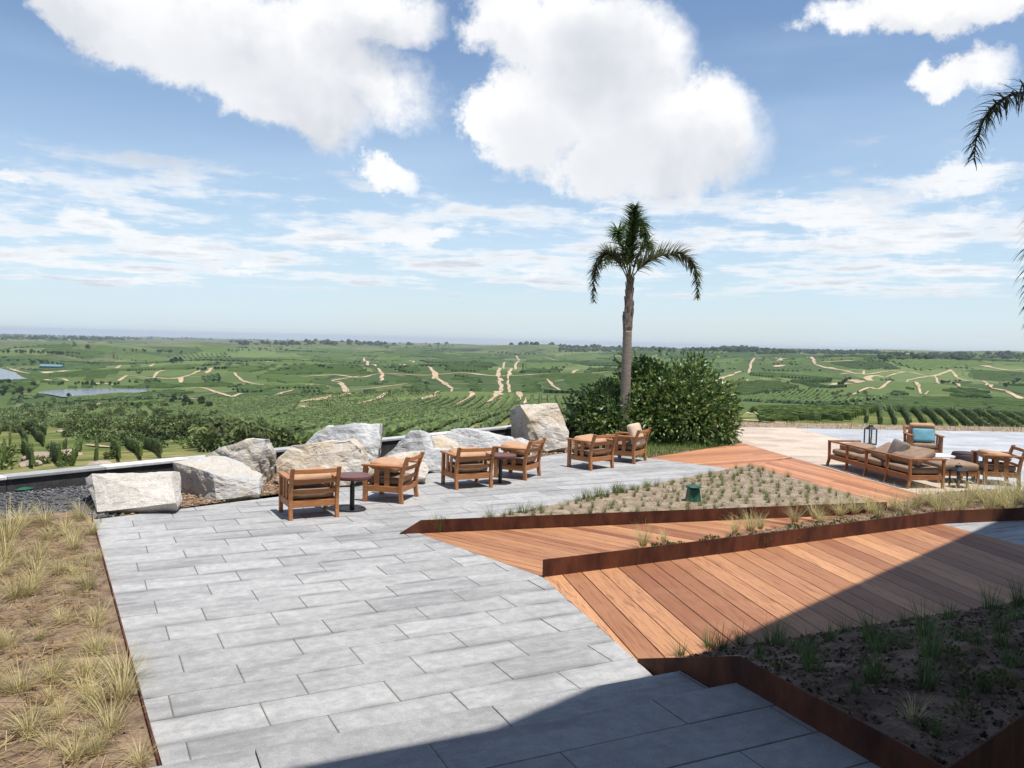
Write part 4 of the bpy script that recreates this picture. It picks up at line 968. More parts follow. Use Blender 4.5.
# strip behind the long bent edging
n=0
SB_='pale feather grass clump waving behind the long bent steel edging'
for px,py,s in [(643,545,.8),(663,541,.5),(750,530,.9),(795,521,.8),(735,532,.7),(815,518,.9),(840,515,1.0),(760,528,.7),(870,512,1.0),(855,513,.8),(895,510,1.1),(915,508,1.1),(935,506,1.2),(950,502,1.1),(965,506,1.3),(985,503,1.3),(1000,506,1.4),(1015,503,1.4),(1030,505,1.4),(975,498,1.1),(1005,497,1.2),(925,504,1.0),(1020,497,1.2),(1045,502,1.3),(960,512,1.0),(990,511,1.1),(1012,512,1.1),(940,512,1.0),(905,514,.9),(880,517,.8),(820,522,.7),(1035,511,1.2)]:
    p=at(px,py,.06); inst(random.choice(fmesh),'feather_tuft',p,random.uniform(-.8,.8),s*.9,SB_,'grass tuft','feather grass behind the bent edging')
lowm=[]
for i in range(3):
    random.seed(200+i); mb=MB()
    for _ in range(70):
        v=rv(); leaf(mb,Vector((v.x*.16,v.y*.16,.02+abs(v.z)*.12)),Vector((v.x,v.y,.6)),.06,.035,random.random())
    lowm.append(proto_mesh(mb.build('low_shrub',M['lowleaf']).data))
for i in range(17):
    t=i/17; q=Vector((1.75,10.22)).lerp(Vector((6.3,12.75)),t)+Vector((random.uniform(-.1,.05),random.uniform(.0,.25)))
    inst(random.choice(lowm),'low_shrub',(q.x,q.y,.05),random.uniform(0,6),random.uniform(.5,1.0),'low small leaved green plant against the back of the long bent steel edging','plant','low plants behind the bent edging')
# shaded planter: green tufts
for px,py,s in [(680,652,.7),(710,645,1.0),(722,646,1.0),(741,641,.9),(772,640,1.2),(780,645,1.0),(795,655,.9),(812,680,1.3),(808,665,1.0),(830,640,.8),(845,634,.8),(870,640,1.2),(876,660,1.3),(872,690,1.0),(905,625,.8),(890,650,.8),(925,640,1.4),(930,670,1.5),(925,690,1.3),(950,620,.9),(960,650,.9),(975,660,.9),(990,610,1.3),(1000,640,1.1),(1018,605,1.4),(1010,670,1.0),(985,690,.7),(760,655,.7),(855,700,.7),(965,700,.6),(935,735,.6),(1000,655,.9),(905,655,.8),(760,665,.5),(1015,625,1.0)]:
    q=at(px,py,.1); z=plz(q.x,q.y); q=at(px,py,z); z=plz(q.x,q.y)
    put(smesh,q.x,q.y,z,s*.85,'dark green grass tuft in the shaded soil of the near planter','green tufts of the shaded planter',name='sedge_tuft')
p=at(915,725,.36); inst(wmesh[1],'feather_tuft',p,2.2,.6,'lone straw coloured grass clump leaning left in the shaded planter','grass tuft')
for i in range(13):
    px,py=random.uniform(740,1010),random.uniform(640,740); q=at(px,py,.2); z=plz(q.x,q.y); q=at(px,py,z)
    if inside(q.xy,plant) and edge_dist(q.xy,plant)>.15: inst(random.choice(lowm),'low_shrub',(q.x,q.y,plz(q.x,q.y)-.01),random.uniform(0,6),random.uniform(.35,.8),'low leafy weed lying on the shaded planter soil','plant','weeds of the shaded planter')
# stuff: lawn blades, straw litter, chips, clods, gravel
def scatter(name,poly,n,fn,mats,zf,kind='stuff',seed=1,smooth=False):
    random.seed(seed); xs=[p[0] for p in poly];ys=[p[1] for p in poly]; mb=MB(); c=0
    while c<n:
        p=(random.uniform(min(xs),max(xs)),random.uniform(min(ys),max(ys)))
        if not inside(p,poly): continue
        c+=1; fn(mb,Vector((p[0],p[1],zf(*p))))
    return tag(mb.build(name,mats,smooth=smooth),kind=kind)
def f_lawn(mb,p): blade(mb,p,random.uniform(0,6.28),random.uniform(.1,.7),random.uniform(.08,.2),.014,.5,random.random(),0,2)
scatter('lawn_grass',lawn,7000,f_lawn,M['lawn'],lambda x,y:-.03)
def f_verge(mb,p): blade(mb,p,random.uniform(0,6.28),random.uniform(.1,.7),random.uniform(.05,.16),.02,.5,random.random(),0,2)
scatter('dry_grass',verge,5000,f_verge,M['straw'],lambda x,y:-.08)
def f_straw(mb,p):
    if edge_dist(p,bedL)<.24: return
    a=random.gauss(.6,.9); L=random.uniform(.05,.28); d=Vector((math.cos(a),math.sin(a),random.uniform(-.05,.15))); 
    mb.bar(p+Vector((0,0,.012+random.random()*.03)),p+d*L+Vector((0,0,.012+random.random()*.03)),.004,.003,tone=random.random())
scatter('dead_straw',bedL,12000,f_straw,M['straw'],lambda x,y:.055+.03*nz((x,y,.3),3.0))
def f_peb(a,b):
    def g(mb,p):
        r=random.uniform(a,b); V=[]
        for d in ((1,0,0),(-1,0,0),(0,1,0),(0,-1,0),(0,0,1),(0,0,-1)):
            V.append(p+Vector(d)*r*random.uniform(.6,1.2)*(.7 if d[2] else 1))
        mb.add(V,[(0,2,4),(2,1,4),(1,3,4),(3,0,4),(2,0,5),(1,2,5),(3,1,5),(0,3,5)],random.random())
    return g
scatter('soil_clods',bedL,14000,f_peb(.005,.032),M['clod'],lambda x,y:.045+.035*nz((x,y,.3),3.0),seed=3)
scatter('gravel',gravel,6500,f_peb(.012,.032),M['gravelstone'],lambda x,y:GZ(x,y)+.01,seed=4)
scatter('mulch_chips',mul,7000,f_peb(.015,.045),M['chip'],lambda x,y:0,seed=5)
scatter('sandy_clods',tri,6500,f_peb(.005,.020),M['clod_pale'],lambda x,y:.032,seed=6)
scatter('planter_clods',plant,6500,f_peb(.005,.026),M['chip_dark'],lambda x,y:plz(x,y)+.01,seed=7)
scatter('strip_litter',strip,2500,f_peb(.01,.035),M['clod'],lambda x,y:.06,seed=8)

# ------------------------------------------------------------------ hillside vegetation
random.seed(31)
def shrub_mesh(i,mat,n=420,L=.42):
    random.seed(300+i); mb=MB(); lob=[(random.uniform(-.6,.6),random.uniform(-.6,.6),random.uniform(.5,1.2),random.uniform(.55,.95),random.uniform(.7,1.)) for _ in range(5)]
    crown(mb,lob,n,L,L*.55,shell=.5); mb.tube([(0,0,-.4),(0,0,.7)],[.08,.04],5,mi=1)
    return proto_mesh(mb.build('shrub',[mat,M['wood']]).data)
shr=[shrub_mesh(i,M['shrubleaf'] if i<4 else M['oliveleaf']) for i in range(6)]
def tree_mesh(i,n=600,L=.9):
    random.seed(400+i); mb=MB(); lob=[(random.uniform(-1.5,1.5),random.uniform(-1.5,1.5),random.uniform(2.2,5.0),random.uniform(1.0,1.9),random.uniform(.7,1.)) for _ in range(6)]
    crown(mb,lob,n,L,L*.6,shell=.4); mb.tube([(0,0,-.5),(0,0,3)],[.25,.12],6,mi=1)
    return proto_mesh(mb.build('tree',[M['treefar'],M['wood']]).data)
trs=[tree_mesh(i) for i in range(4)]
hp=[]
for i in range(2):
    t=empty('hillside_palm',(0,0,0)); random.seed(500+i); m=MB(); m.tube([(0,0,-.5),(.05,0,1.2),(0,.05,2.6+.5*i)],[.24,.2,.17],8); m.build('trunk',M['bark'],t)
    m=MB(); zt=2.6+.5*i
    for kf in range(22):
        a=kf*2.4; el=random.uniform(-.1,1.3); d=Vector((math.cos(a),math.sin(a),0)); prev=None
        for q in range(9):
            s=q/8; pnt=Vector((0,0,zt))+d*(1.9*s*math.cos(el*.8))+Vector((0,0,1.5*s*math.sin(el)-1.5*s*s*(1.1-.4*el)))
            if q>0:
                sd_=Vector((-d.y,d.x,0))
                for sg in (-1,1):
                    for r_ in range(3): leaf(m,prev.lerp(pnt,r_/3),sd_*sg+d*.6+Vector((0,0,-.35)),.55*(1-.5*abs(s-.5)),.09,random.random(),0,random.uniform(-.4,.4))
            prev=pnt
    m.build('crown',[M['oliveleaf'] if i else M['shrubleaf']],t); hp.append(t)
used=[False,False]
for n,(px,py,s,k_) in enumerate([(214,449,1.0,0),(222,447,.9,1),(262,449,.8,0),(90,428,.9,0),(140,421,.8,1),(200,450,.75,1),(245,448,.9,1),(165,440,.7,0),(296,444,.7,0),(70,420,.7,1),(118,432,.7,0)]):
    p=at_t(px,py)
    if not p: continue
    o=hp[k_] if not used[k_] else copy_tree(hp[k_]); used[k_]=True
    o.location=p; o.scale=(s*1.25,)*3; o.rotation_euler=(0,0,random.uniform(0,6))
    tag(o,'feather leaved palm growing wild among scrub on the hillside below the wall','palm','wild palms below the wall')
def zone(poly,n,meshes,name,smin,smax,label,cat,group,lo=30):
    xs=[p[0] for p in poly]; ys=[p[1] for p in poly]; c=0; tries=0
    while c<n and tries<n*30:
        tries+=1; px=random.uniform(min(xs),max(xs)); py=random.uniform(min(ys),max(ys))
        if not inside((px,py),poly): continue
        p=at_t(px,py,lo)
        if not p: continue
        inst(random.choice(meshes),name,p-Vector((0,0,.2)),random.uniform(0,6.28),random.uniform(smin,smax),label,cat,group,sz=None); c+=1
SH='low green shrub on the rough hillside between the wall and the lake'
zone([(35,400),(150,402),(210,412),(235,440),(150,440),(105,425),(45,418)],90,shr,'shrub',.9,2.0,SH,'shrub','hillside shrubs')
zone([(120,428),(260,436),(300,446),(190,455),(130,445)],55,shr,'shrub',.8,1.6,SH,'shrub','hillside shrubs')
zone([(0,405),(50,405),(110,430),(100,440),(0,432)],38,shr,'shrub',.9,1.9,SH,'shrub','hillside shrubs')
zone([(0,455),(110,440),(180,450),(60,468),(0,470)],16,shr,'shrub',.4,.8,SH,'shrub','hillside shrubs')
TRL='dark green tree in the scrub below the lakes on the left'
zone([(0,382),(40,384),(34,394),(0,398)],34,trs,'tree',.5,.95,TRL,'tree','trees around the lakes',200)
zone([(40,384),(130,382),(128,386),(50,386)],26,trs,'tree',.4,.75,TRL,'tree','trees around the lakes',200)
zone([(168,398),(215,400),(212,410),(172,408)],20,trs,'tree',.5,.8,'loose dark tree in the grove right of the near lake','tree','grove right of the near lake',100)
zone([(745,382),(830,385),(900,402),(1024,405),(1024,418),(960,412),(760,398)],95,shr,'shrub',1.0,2.3,'dark bush in the wooded gully beyond the vine rows on the right','shrub','bushes of the right gully',240)
for px,py,s in [(69,398,.8),(88,350,2.4),(176,363,1.9),(172,364,1.7),(181,363,1.7)]:
    p=at_t(px,py,100)
    if p: inst(trs[0],'tree',p,1,s,{69:'single dark tree standing on the near shore of the lake',88:'big rounded tree alone in the far pasture above the teal roofed shed'}.get(px,'tall dark tree in the far clump right of the lone pasture tree'),'tree','far clump of trees' if px>100 else None)
FT='dark tree in the hedgerows between the far fields'
for (x0,y0,x1,y1,n,s0,s1) in [(0,352,80,355,40,2,3.2),(120,351,182,353,22,2,3.2),(30,362,70,366,16,1.5,2.2),(195,371,230,369,14,1.4,2),(310,366,335,371,14,1.4,2.2),(468,365,488,358,18,1.6,2.4),(488,356,560,352,22,1.8,2.6),(552,372,566,366,12,1.5,2.2),(380,365,400,361,8,1.5,2),(270,372,300,370,6,1.4,2),(935,384,965,381,10,1.3,2),(840,386,850,380,8,1.5,2.2),(1005,388,1024,378,12,1.5,2.4),(865,364,890,361,10,1.5,2.2),(940,352,955,356,6,1.5,2),(700,378,712,376,4,1.2,2),(220,352,300,350,18,2,3),(380,348,470,346,20,2.2,3.4),(990,380,1020,376,8,1.4,2)]:
    for i in range(n):
        t=random.random(); p=at_t(x0+(x1-x0)*t+random.uniform(-3,3),y0+(y1-y0)*t+random.uniform(-.8,.8),150)
        if p: inst(random.choice(trs),'tree',p-Vector((0,0,.3)),random.uniform(0,6),random.uniform(s0,s1)*.42,FT,'tree','hedgerow trees of the far fields')
# far woods: one mass each
def wood(px0,px1,ylo,yhi,n,s,seed):
    random.seed(seed); mb=MB()
    for i in range(n):
        px=random.uniform(px0,px1); py=random.uniform(ylo,yhi); p=at_t(px,py,1500)
        if not p: continue
        r=s*random.uniform(.6,1.3); V=[];Fc=[]
        for j in range(4):
            for k in range(7):
                a=k*6.283/7+j*.4; ph=(j/3)*1.35; q=r*random.uniform(.8,1.15)
                V.append(p+Vector((math.cos(a)*math.cos(ph)*q,math.sin(a)*math.cos(ph)*q,math.sin(ph)*q*1.0)))
        for j in range(3):
            for k in range(7): Fc.append((j*7+k,j*7+(k+1)%7,(j+1)*7+(k+1)%7,(j+1)*7+k))
        Fc.append(tuple(21+k for k in range(7))); mb.add(V,Fc,random.random())
    return tag(mb.build('far_wood',M['treefar']),kind='stuff')
wood(688,758,345.5,352,420,11,1); wood(560,690,345,352,300,10,2); wood(758,880,351,354,240,10,3); wood(0,230,332.5,340,420,16,4); wood(230,560,337,345,420,15,5); wood(880,1024,354,360,200,11,6)

# low scrub covering the hillside: one mass
def hillside_scrub():
    rng=random.Random(41); random.seed(41); mb=MB(); c=0; tries=0
    while c<2600 and tries<60000:
        tries+=1; d=95*math.exp(rng.random()*math.log(8.5)); az=R(rng.uniform(-39,-5)); x=d*math.sin(az); y=d*math.cos(az)
        m=nz((x,y,2.2),1/38.)+.5*nz((x,y,6.2),1/13.)
        if m<(-.02 if d<160 else -.12): continue
        if any(inside((x,y),L) or edge_dist((x,y),L)<6 for L in BLK0) or any(abs(L[0].x-x)<400 and abs(L[0].y-y)<300 and (inside((x,y),L) or edge_dist((x,y),L)<8) for L in lake_w): continue
        z=terrain(x,y); r=rng.uniform(.45,1.0)*(1+d/260.); n=26 if d<300 else 14; t0=rng.uniform(-.25,.25)
        for _ in range(n):
            v=rv().normalized(); v.z=abs(v.z); leaf(mb,Vector((x,y,z-.1))+Vector((v.x*r,v.y*r,v.z*r*.8))*rng.uniform(.6,1.),v+rv()*.8,r*.42,r*.26,min(1,max(0,rng.random()+t0)),1 if t0<-.08 else 0)
        c+=1
    print('scrub',c); return tag(mb.build('hillside_scrub',[M['shrubleaf'],M['oliveleaf']]),kind='stuff')
BLK0=[[at_t(x,y,25).xy for x,y in L] for L in ([(150,410),(205,398),(300,400),(292,412),(238,432),(196,424)],[(238,434),(300,411),(420,400),(572,397),(602,418),(560,431),(450,442),(300,450)],[(0,431),(47,430),(45,447),(0,450)],[(62,448),(132,444),(172,452),(160,459),(70,466)])]
hillside_scrub()
# vine rows: leafy hedges on the ground
def vine_row(a,b,h,w,label,group,step=1.0,dens=1.0,leafL=.22):
    a=Vector(a);b=Vector(b); L=(b-a).length; n=max(2,int(L/step)); d=(b-a).normalized(); s=Vector((-d.y,d.x,0)); mb=MB(); V=[];Fc=[]
    org=Vector((a.x,a.y,terrain(a.x,a.y))); prof=[(-.5,.28),(-.55,.62),(-.35,.95),(0,1.04),(.35,.95),(.55,.62),(.5,.28)]
    for i in range(n+1):
        p=a.lerp(b,i/n); z=terrain(p.x,p.y)
        for (q,r) in prof:
            jx=random.uniform(-.16,.16)*w; jz=random.uniform(-.12,.12)*h
            V.append(Vector((p.x,p.y,z))+s*(q*w+jx)+Vector((0,0,r*h+jz))-org)
    k=len(prof)
    for i in range(n):
        for j in range(k-1): mb.f.append((i*k+j,i*k+j+1,(i+1)*k+j+1,(i+1)*k+j)); mb.t.append(random.random()*.8); mb.m.append(0)
    mb.v=[tuple(x) for x in V]
    mb.f+=[tuple(range(k)),tuple(reversed(range(n*k,n*k+k)))]; mb.t+=[.4,.4]; mb.m+=[0,0]
    if dens>0:
        for _ in range(int(L*dens*7)):
            p=a.lerp(b,random.random()); z=terrain(p.x,p.y); q=random.uniform(-.6,.6)
            leaf(mb,Vector((p.x,p.y,z))+s*(q*w)+Vector((0,0,h*random.uniform(.35,1.15)))-org,rv()+Vector((0,0,.3)),leafL*random.uniform(.7,1.3),leafL*.8,random.random())
        for i in range(int(L/1.6)+1):
            p=a.lerp(b,min(1,i*1.6/L)); z=terrain(p.x,p.y); q=Vector((p.x,p.y,z))-org; mb.tube([q-Vector((0,0,.2)),q+Vector((0,0,h*.5))],[.05,.035],5,mi=1)
    o=mb.build('vine_row',[M['vine'],M['wood']]); o.location=org; return tag(o,label,'vine row',group)
def rows(poly_px,p0_px,p1_px,spacing,h,w,label,group,step,dens,lo=25,maxn=90,leafL=.22):
    """rows parallel to p0->p1 filling the field whose corners are given"""
    P=[at_t(x,y,lo) for x,y in poly_px]; P=[p.xy for p in P if p]
    d=(at_t(*p1_px,lo).xy-at_t(*p0_px,lo).xy).normalized(); s=Vector((-d.y,d.x)); 
    so=[p.dot(s) for p in P]; t=math.ceil(min(so)/spacing)*spacing; c=0
    while t<max(so) and c<maxn:
        xs=[]
        for i in range(len(P)):
            p=P[i];q=P[(i+1)%len(P)]; a=p.dot(s)-t;b=q.dot(s)-t
            if (a>0)!=(b>0): xs.append((p+(q-p)*(a/(a-b))).dot(d))
        xs.sort()
        for a,b in zip(xs[::2],xs[1::2]):
            if b-a>3:
                A=d*a+s*t; B=d*b+s*t; vine_row((A.x,A.y,0),(B.x,B.y,0),h,w,label,group,step,dens,leafL); c+=1
        t+=spacing
    print('rows',group,c)
random.seed(77)
rows([(738,412),(745,405),(800,401),(862,404),(880,412),(850,423),(760,424)],(745,416),(850,419),2.5,1.45,.5,'leafy green vine row running across, beyond the paving on the right','vine rows across, right of the bush',1.0,1.0)
rows([(866,404),(905,408),(1060,431),(1060,440),(990,432),(884,425),(858,422),(884,411)],(880,405),(925,427),2.5,1.45,.5,'vine row slanting towards the viewer, beyond the paving at far right','slanting vine rows at far right',1.0,1.0)
rows([(0,431),(47,430),(45,447),(0,450)],(12,431),(14,447),2.4,1.9,.26,'short vine row seen end on, at the far left of the hillside','short vine rows at far left',.6,1.5,leafL=.16)
rows([(0,453),(28,452),(60,462),(60,468),(0,470)],(8,453),(10,468),2.4,1.9,.26,'short vine row just over the wall cap at far left','vine rows over the wall cap',.6,1.5,leafL=.16)
rows([(62,448),(132,444),(172,452),(160,459),(70,466)],(114,447),(122,460),2.2,1.6,.26,'vine row in the small block just over the wall near the slab boulder','vine rows over the wall near the slab boulder',.6,1.5,leafL=.16)
rows([(150,410),(205,398),(300,400),(292,412),(238,432),(196,424)],(205,420),(290,405),5.2,1.8,1.7,'row of the terraced vineyard block above the pointed boulder','vine rows above the pointed boulder',2.5,.25,60,45,.5)
rows([(238,434),(300,411),(420,400),(572,397),(602,418),(560,431),(450,442),(300,450)],(390,424),(470,407),5.0,1.6,1.6,'vine row in the broad green block behind the big boulders','vine rows behind the big boulders',2.5,.25,60,75,.5)
rows([(66,403),(140,398),(144,395),(120,394),(68,399)],(70,402),(140,396),6.,2.4,2.2,'dark vine row along the near shore of the lake','vine rows by the lake',3,.1,100,12,.8)
# the far vineyards: rows of vines field by field, too many to count, draped on the hills
TG={}
for o in list(bpy.data.objects):
    if o.name.startswith('dirt_track'):
        for v_ in o.data.vertices: TG.setdefault((int(v_.co.x//12),int(v_.co.y//12)),1)
def near_track(x,y):
    i,j=int(x//12),int(y//12); return any((i+a,j+b) in TG for a in (-1,0,1) for b in (-1,0,1))
BLK=[[at_t(x,y,25).xy for x,y in L] for L in ([(150,410),(205,398),(300,400),(292,412),(238,432),(196,424)],[(238,434),(300,411),(420,400),(572,397),(602,418),(560,431),(450,442),(300,450)])]
def far_rows():
    rng=random.Random(99); mb=MB(); G_=175.; cen={}
    def centre(i,j):
        if (i,j) not in cen:
            r=random.Random(i*7919+j*104729); cen[(i,j)]=(Vector(((i+r.uniform(.1,.9))*G_,(j+r.uniform(.1,.9))*G_)),r.uniform(0,math.pi),r.random(),r.random())
        return cen[(i,j)]
    def owner(x,y):
        i0,j0=int(x//G_),int(y//G_); best=[]
        for i in range(i0-1,i0+2):
            for j in range(j0-1,j0+2):
                c=centre(i,j); best.append(((c[0].x-x)**2+(c[0].y-y)**2,(i,j)))
        best.sort(); return best[0][1], math.sqrt(best[1][0])-math.sqrt(best[0][0])
    nseg=0
    for i in range(-16,17):
        for j in range(1,21):
            c,ang,t1,t2=centre(i,j); d0=c.length; az=math.degrees(math.atan2(c.x,c.y))
            if d0<430 or d0>3400 or az<-37 or az>37: continue
            if t2<.16 or (az<-14 and d0>1500 and t2<.42) or (az<-22 and d0<900) or (az>12 and 300<d0<820): continue
            sp=max(5.0,d0/190.); hh=2.2+d0/2200.; dv=Vector((math.cos(ang),math.sin(ang))); sv=Vector((-dv.y,dv.x)); st=max(9.,d0/110.); tone=.12+.6*t1
            k=-int(140/sp)
            while k*sp<140:
                prev=None; u_=-150.
                while u_<150:
                    x=c.x+sv.x*k*sp+dv.x*u_; y=c.y+sv.y*k*sp+dv.y*u_; o,gap=owner(x,y)
                    ok=o==(i,j) and gap>13 and not near_track(x,y)
                    if ok:
                        for L in lake_w+BLK:
                            if abs(L[0].x-x)<500 and abs(L[0].y-y)<500 and (inside((x,y),L) or edge_dist((x,y),L)<14): ok=False; break
                    if ok:
                        z=terrain(x,y); w=sp*.30; q=hh*rng.uniform(.8,1.15)
                        cur=[(x-sv.x*w,y-sv.y*w,z-.3),(x-sv.x*w*.5,y-sv.y*w*.5,z+q),(x+sv.x*w*.5,y+sv.y*w*.5,z+q),(x+sv.x*w,y+sv.y*w,z-.3)]
                        b=len(mb.v); mb.v+=cur
                        if prev is not None:
                            for m_ in range(3): mb.f.append((prev+m_,prev+m_+1,b+m_+1,b+m_)); mb.t.append(min(1,max(0,tone+rng.uniform(-.12,.12)))); mb.m.append(0)
                            nseg+=1
                        prev=b
                    else: prev=None
                    u_+=st
                k+=1
    print('far row segments',nseg); return tag(mb.build('far_vineyard_rows',M['vinefar']),kind='stuff')
far_rows()
def gully_woods():
    rng=random.Random(5); mb=MB(); c=0; tries=0
    while c<1500 and tries<90000:
        tries+=1; d=450*math.exp(rng.random()*math.log(16)); az=R(rng.uniform(-35,35)); x=d*math.sin(az); y=d*math.cos(az)
        n_=nz((x,y,12.3),1/420.)+.45*nz((x,y,3.3),1/120.); far=min(1,max(0,(d-1600)/2500))
        if abs(n_)>.028+.05*far*(.5+nz((x,y,7.7),1/1500.)) or nz((x,y,4.4),1/700.)<.03: continue
        if any(abs(L[0].x-x)<400 and abs(L[0].y-y)<300 and (inside((x,y),L) or edge_dist((x,y),L)<12) for L in lake_w) or near_track(x,y): continue
        z=terrain(x,y); r=(2.2+d/1500.)*rng.uniform(.6,1.5); p=Vector((x,y,z)); V=[];Fc=[]
        for j in range(4):
            for k in range(7):
                a=k*6.283/7+j*.4; ph=(j/3)*1.3; q=r*rng.uniform(.7,1.2)
                V.append(p+Vector((math.cos(a)*math.cos(ph)*q*1.2,math.sin(a)*math.cos(ph)*q*1.2,math.sin(ph)*q)))
        for j in range(3):
            for k in range(7): Fc.append((j*7+k,j*7+(k+1)%7,(j+1)*7+(k+1)%7,(j+1)*7+k))
        Fc.append(tuple(21+k for k in range(7))); mb.add(V,Fc,rng.random()); c+=1
    print('woods',c); return tag(mb.build('gully_woods',M['treefar']),kind='stuff')
gully_woods()
# pale rocks on the hillside
random.seed(8)
for px,py,s,lab in [(65,456,1.3,'pale rock lying in the grass by the scrub left of the palms'),(40,460,1.6,'flat pale rock just over the wall cap at far left'),(62,432,.9,'rounded pale rock under the scrub left of the wild palms'),(30,466,1.0,'small flat pale rock near the short vine rows'),(14,428,.8,'small pale rock above the end on vine rows'),(100,466,.8,'pale rock at the wall near the small vine block')]:
    p=at_t(px,py)
    if not p: continue
    bm=bmesh.new(); bmesh.ops.create_icosphere(bm,subdivisions=3,radius=1)
    for vv in bm.verts: vv.co=Vector((vv.co.x*1.5,vv.co.y,vv.co.z*.55))*(1+.35*noise.noise(vv.co*1.3+Vector((px,0,0))))
    me=bpy.data.meshes.new('rock'); bm.to_mesh(me); bm.free(); me.materials.append(M['rockfar']); inst(me,'rock',p+Vector((0,0,.1)),random.uniform(0,3),s,lab,'rock')
# far buildings
def house(px,py,w,d,h,rh,wall,roof,label,rz=0):
    p=at_t(px,py,200)
    if not p: return
    t=empty('farm_building',p,rz,label,'building')
    m=MB(); m.box(-w/2,w/2,-d/2,d/2,-2,h); m.build('wall',wall,t)
    m=MB(); a=w/2+.6;b=d/2+.6; m.add([(-a,-b,h),(a,-b,h),(a,b,h),(-a,b,h),(-a,0,h+rh),(a,0,h+rh)],[(0,1,5,4),(2,3,4,5),(1,2,5),(3,0,4),(3,2,1,0)]); m.build('roof',roof,t)
    m=MB()
    for i in range(5): m.box(-w/2+w*(i+.3)/5,-w/2+w*(i+.75)/5,-d/2-.08,-d/2-.01,.5,h*.7)
    m.build('door_bays',M['dark_wall'],t)
house(52,369,40,16,5.5,3.2,M['dark_wall'],M['metal_roof'],'long shed with teal metal roof beside the far lake',R(4))
house(905,357.5,40,14,7,3,M['white_wall'],M['rock_tan'],'small white farm buildings on the far ridge at right',R(5))
# ------------------------------------------------------------------ the building that shades the foreground
EL=73.; AZ=Vector((.756,-.655)); hR=9.0; sh=AZ*((hR+.35)/math.tan(R(EL)))
K=Vector((-.1,5.37))+sh; d46=Vector((math.cos(R(44.7)),math.sin(R(44.7)))); n46=Vector((d46.y,-d46.x)); d207=-Vector((math.cos(R(25.5)),math.sin(R(25.5))))
E_=K+d46*14.2; Wl=K+d207*14
bld=empty('winery_building',(0,-8,0),0,'large building with flat overhanging roof whose shadow falls over the steps and deck','building')
roof=[K,E_,E_+n46*14,Vector((14,-16)),Vector((-14,-16)),Wl]
m=MB(); n=len(roof); V=[(p.x,p.y+8,hR) for p in roof]+[(p.x,p.y+8,hR+.35) for p in roof]
m.add(V,[tuple(range(n)),tuple(range(2*n-1,n-1,-1))]+[(i,n+i,n+(i+1)%n,(i+1)%n) for i in range(n)]); m.build('roof',M['render_dark'],bld)
m=MB(); m.box(-12,13,-8,-.0,-.3,hR-.01); m.build('wall',M['render'],bld)
m=MB()
for i in range(6): m.box(-10.5+i*3.8,-8.2+i*3.8,.002,.06,.3,4.2)
m.build('window_panes',M['dark_wall'],bld)
for q in ((K+n46*3.2-d46*1.0),(E_+n46*3.0-d46*1.5),(K+n46*6+d46*6)):
    if q.y>0 and abs(q.x)/q.y<.75: continue
    m=MB(); m.box(q.x-.2,q.x+.2,q.y+8-.2,q.y+8+.2,-.3,hR-.01); m.build('column',M['render'],bld)

# ------------------------------------------------------------------ haze
def haze(density=.5/15000):
    mb=MB(); mb.box(-21500,21500,-21500,21500,-128,28); o=mb.build('haze',[]); m=bpy.data.materials.new('haze_air'); m.use_nodes=True; nt=m.node_tree
    nt.nodes.remove(nt.nodes['Principled BSDF']); v=nt.nodes.new('ShaderNodeVolumePrincipled'); v.inputs['Density'].default_value=density; v.inputs['Color'].default_value=(.80,.88,1,1); v.inputs['Anisotropy'].default_value=.2
    nt.links.new(v.outputs[0],nt.nodes['Material Output'].inputs['Volume']); o.data.materials.append(m); tag(o,kind='stuff')
HAZE=True
if HAZE: haze(.5/9500)

# ------------------------------------------------------------------ sun, sky, clouds
S=Vector((AZ.x*math.cos(R(EL)),AZ.y*math.cos(R(EL)),math.sin(R(EL)))).normalized()
sl=bpy.data.lights.new('sun','SUN'); sl.energy=4.2; sl.angle=R(.53); sl.color=(1,.955,.89); so_=bpy.data.objects.new('sun',sl); C.objects.link(so_)
so_.rotation_euler=S.to_track_quat('Z','Y').to_euler(); so_.location=(0,0,60)
w=bpy.data.worlds.new('World'); SC.world=w; w.use_nodes=True; nt=w.node_tree; bg=nt.nodes['Background']; bg.inputs['Strength'].default_value=.1
class WT(NT):
    def __init__(s,t): s.t=t
T=WT(nt)
sky=T.n('ShaderNodeTexSky'); sky.sky_type='NISHITA'; sky.sun_disc=False; sky.sun_elevation=R(EL); sky.sun_rotation=math.atan2(S.x,S.y); sky.air_density=1.0; sky.dust_density=.6; sky.ozone_density=3.0; sky.altitude=100
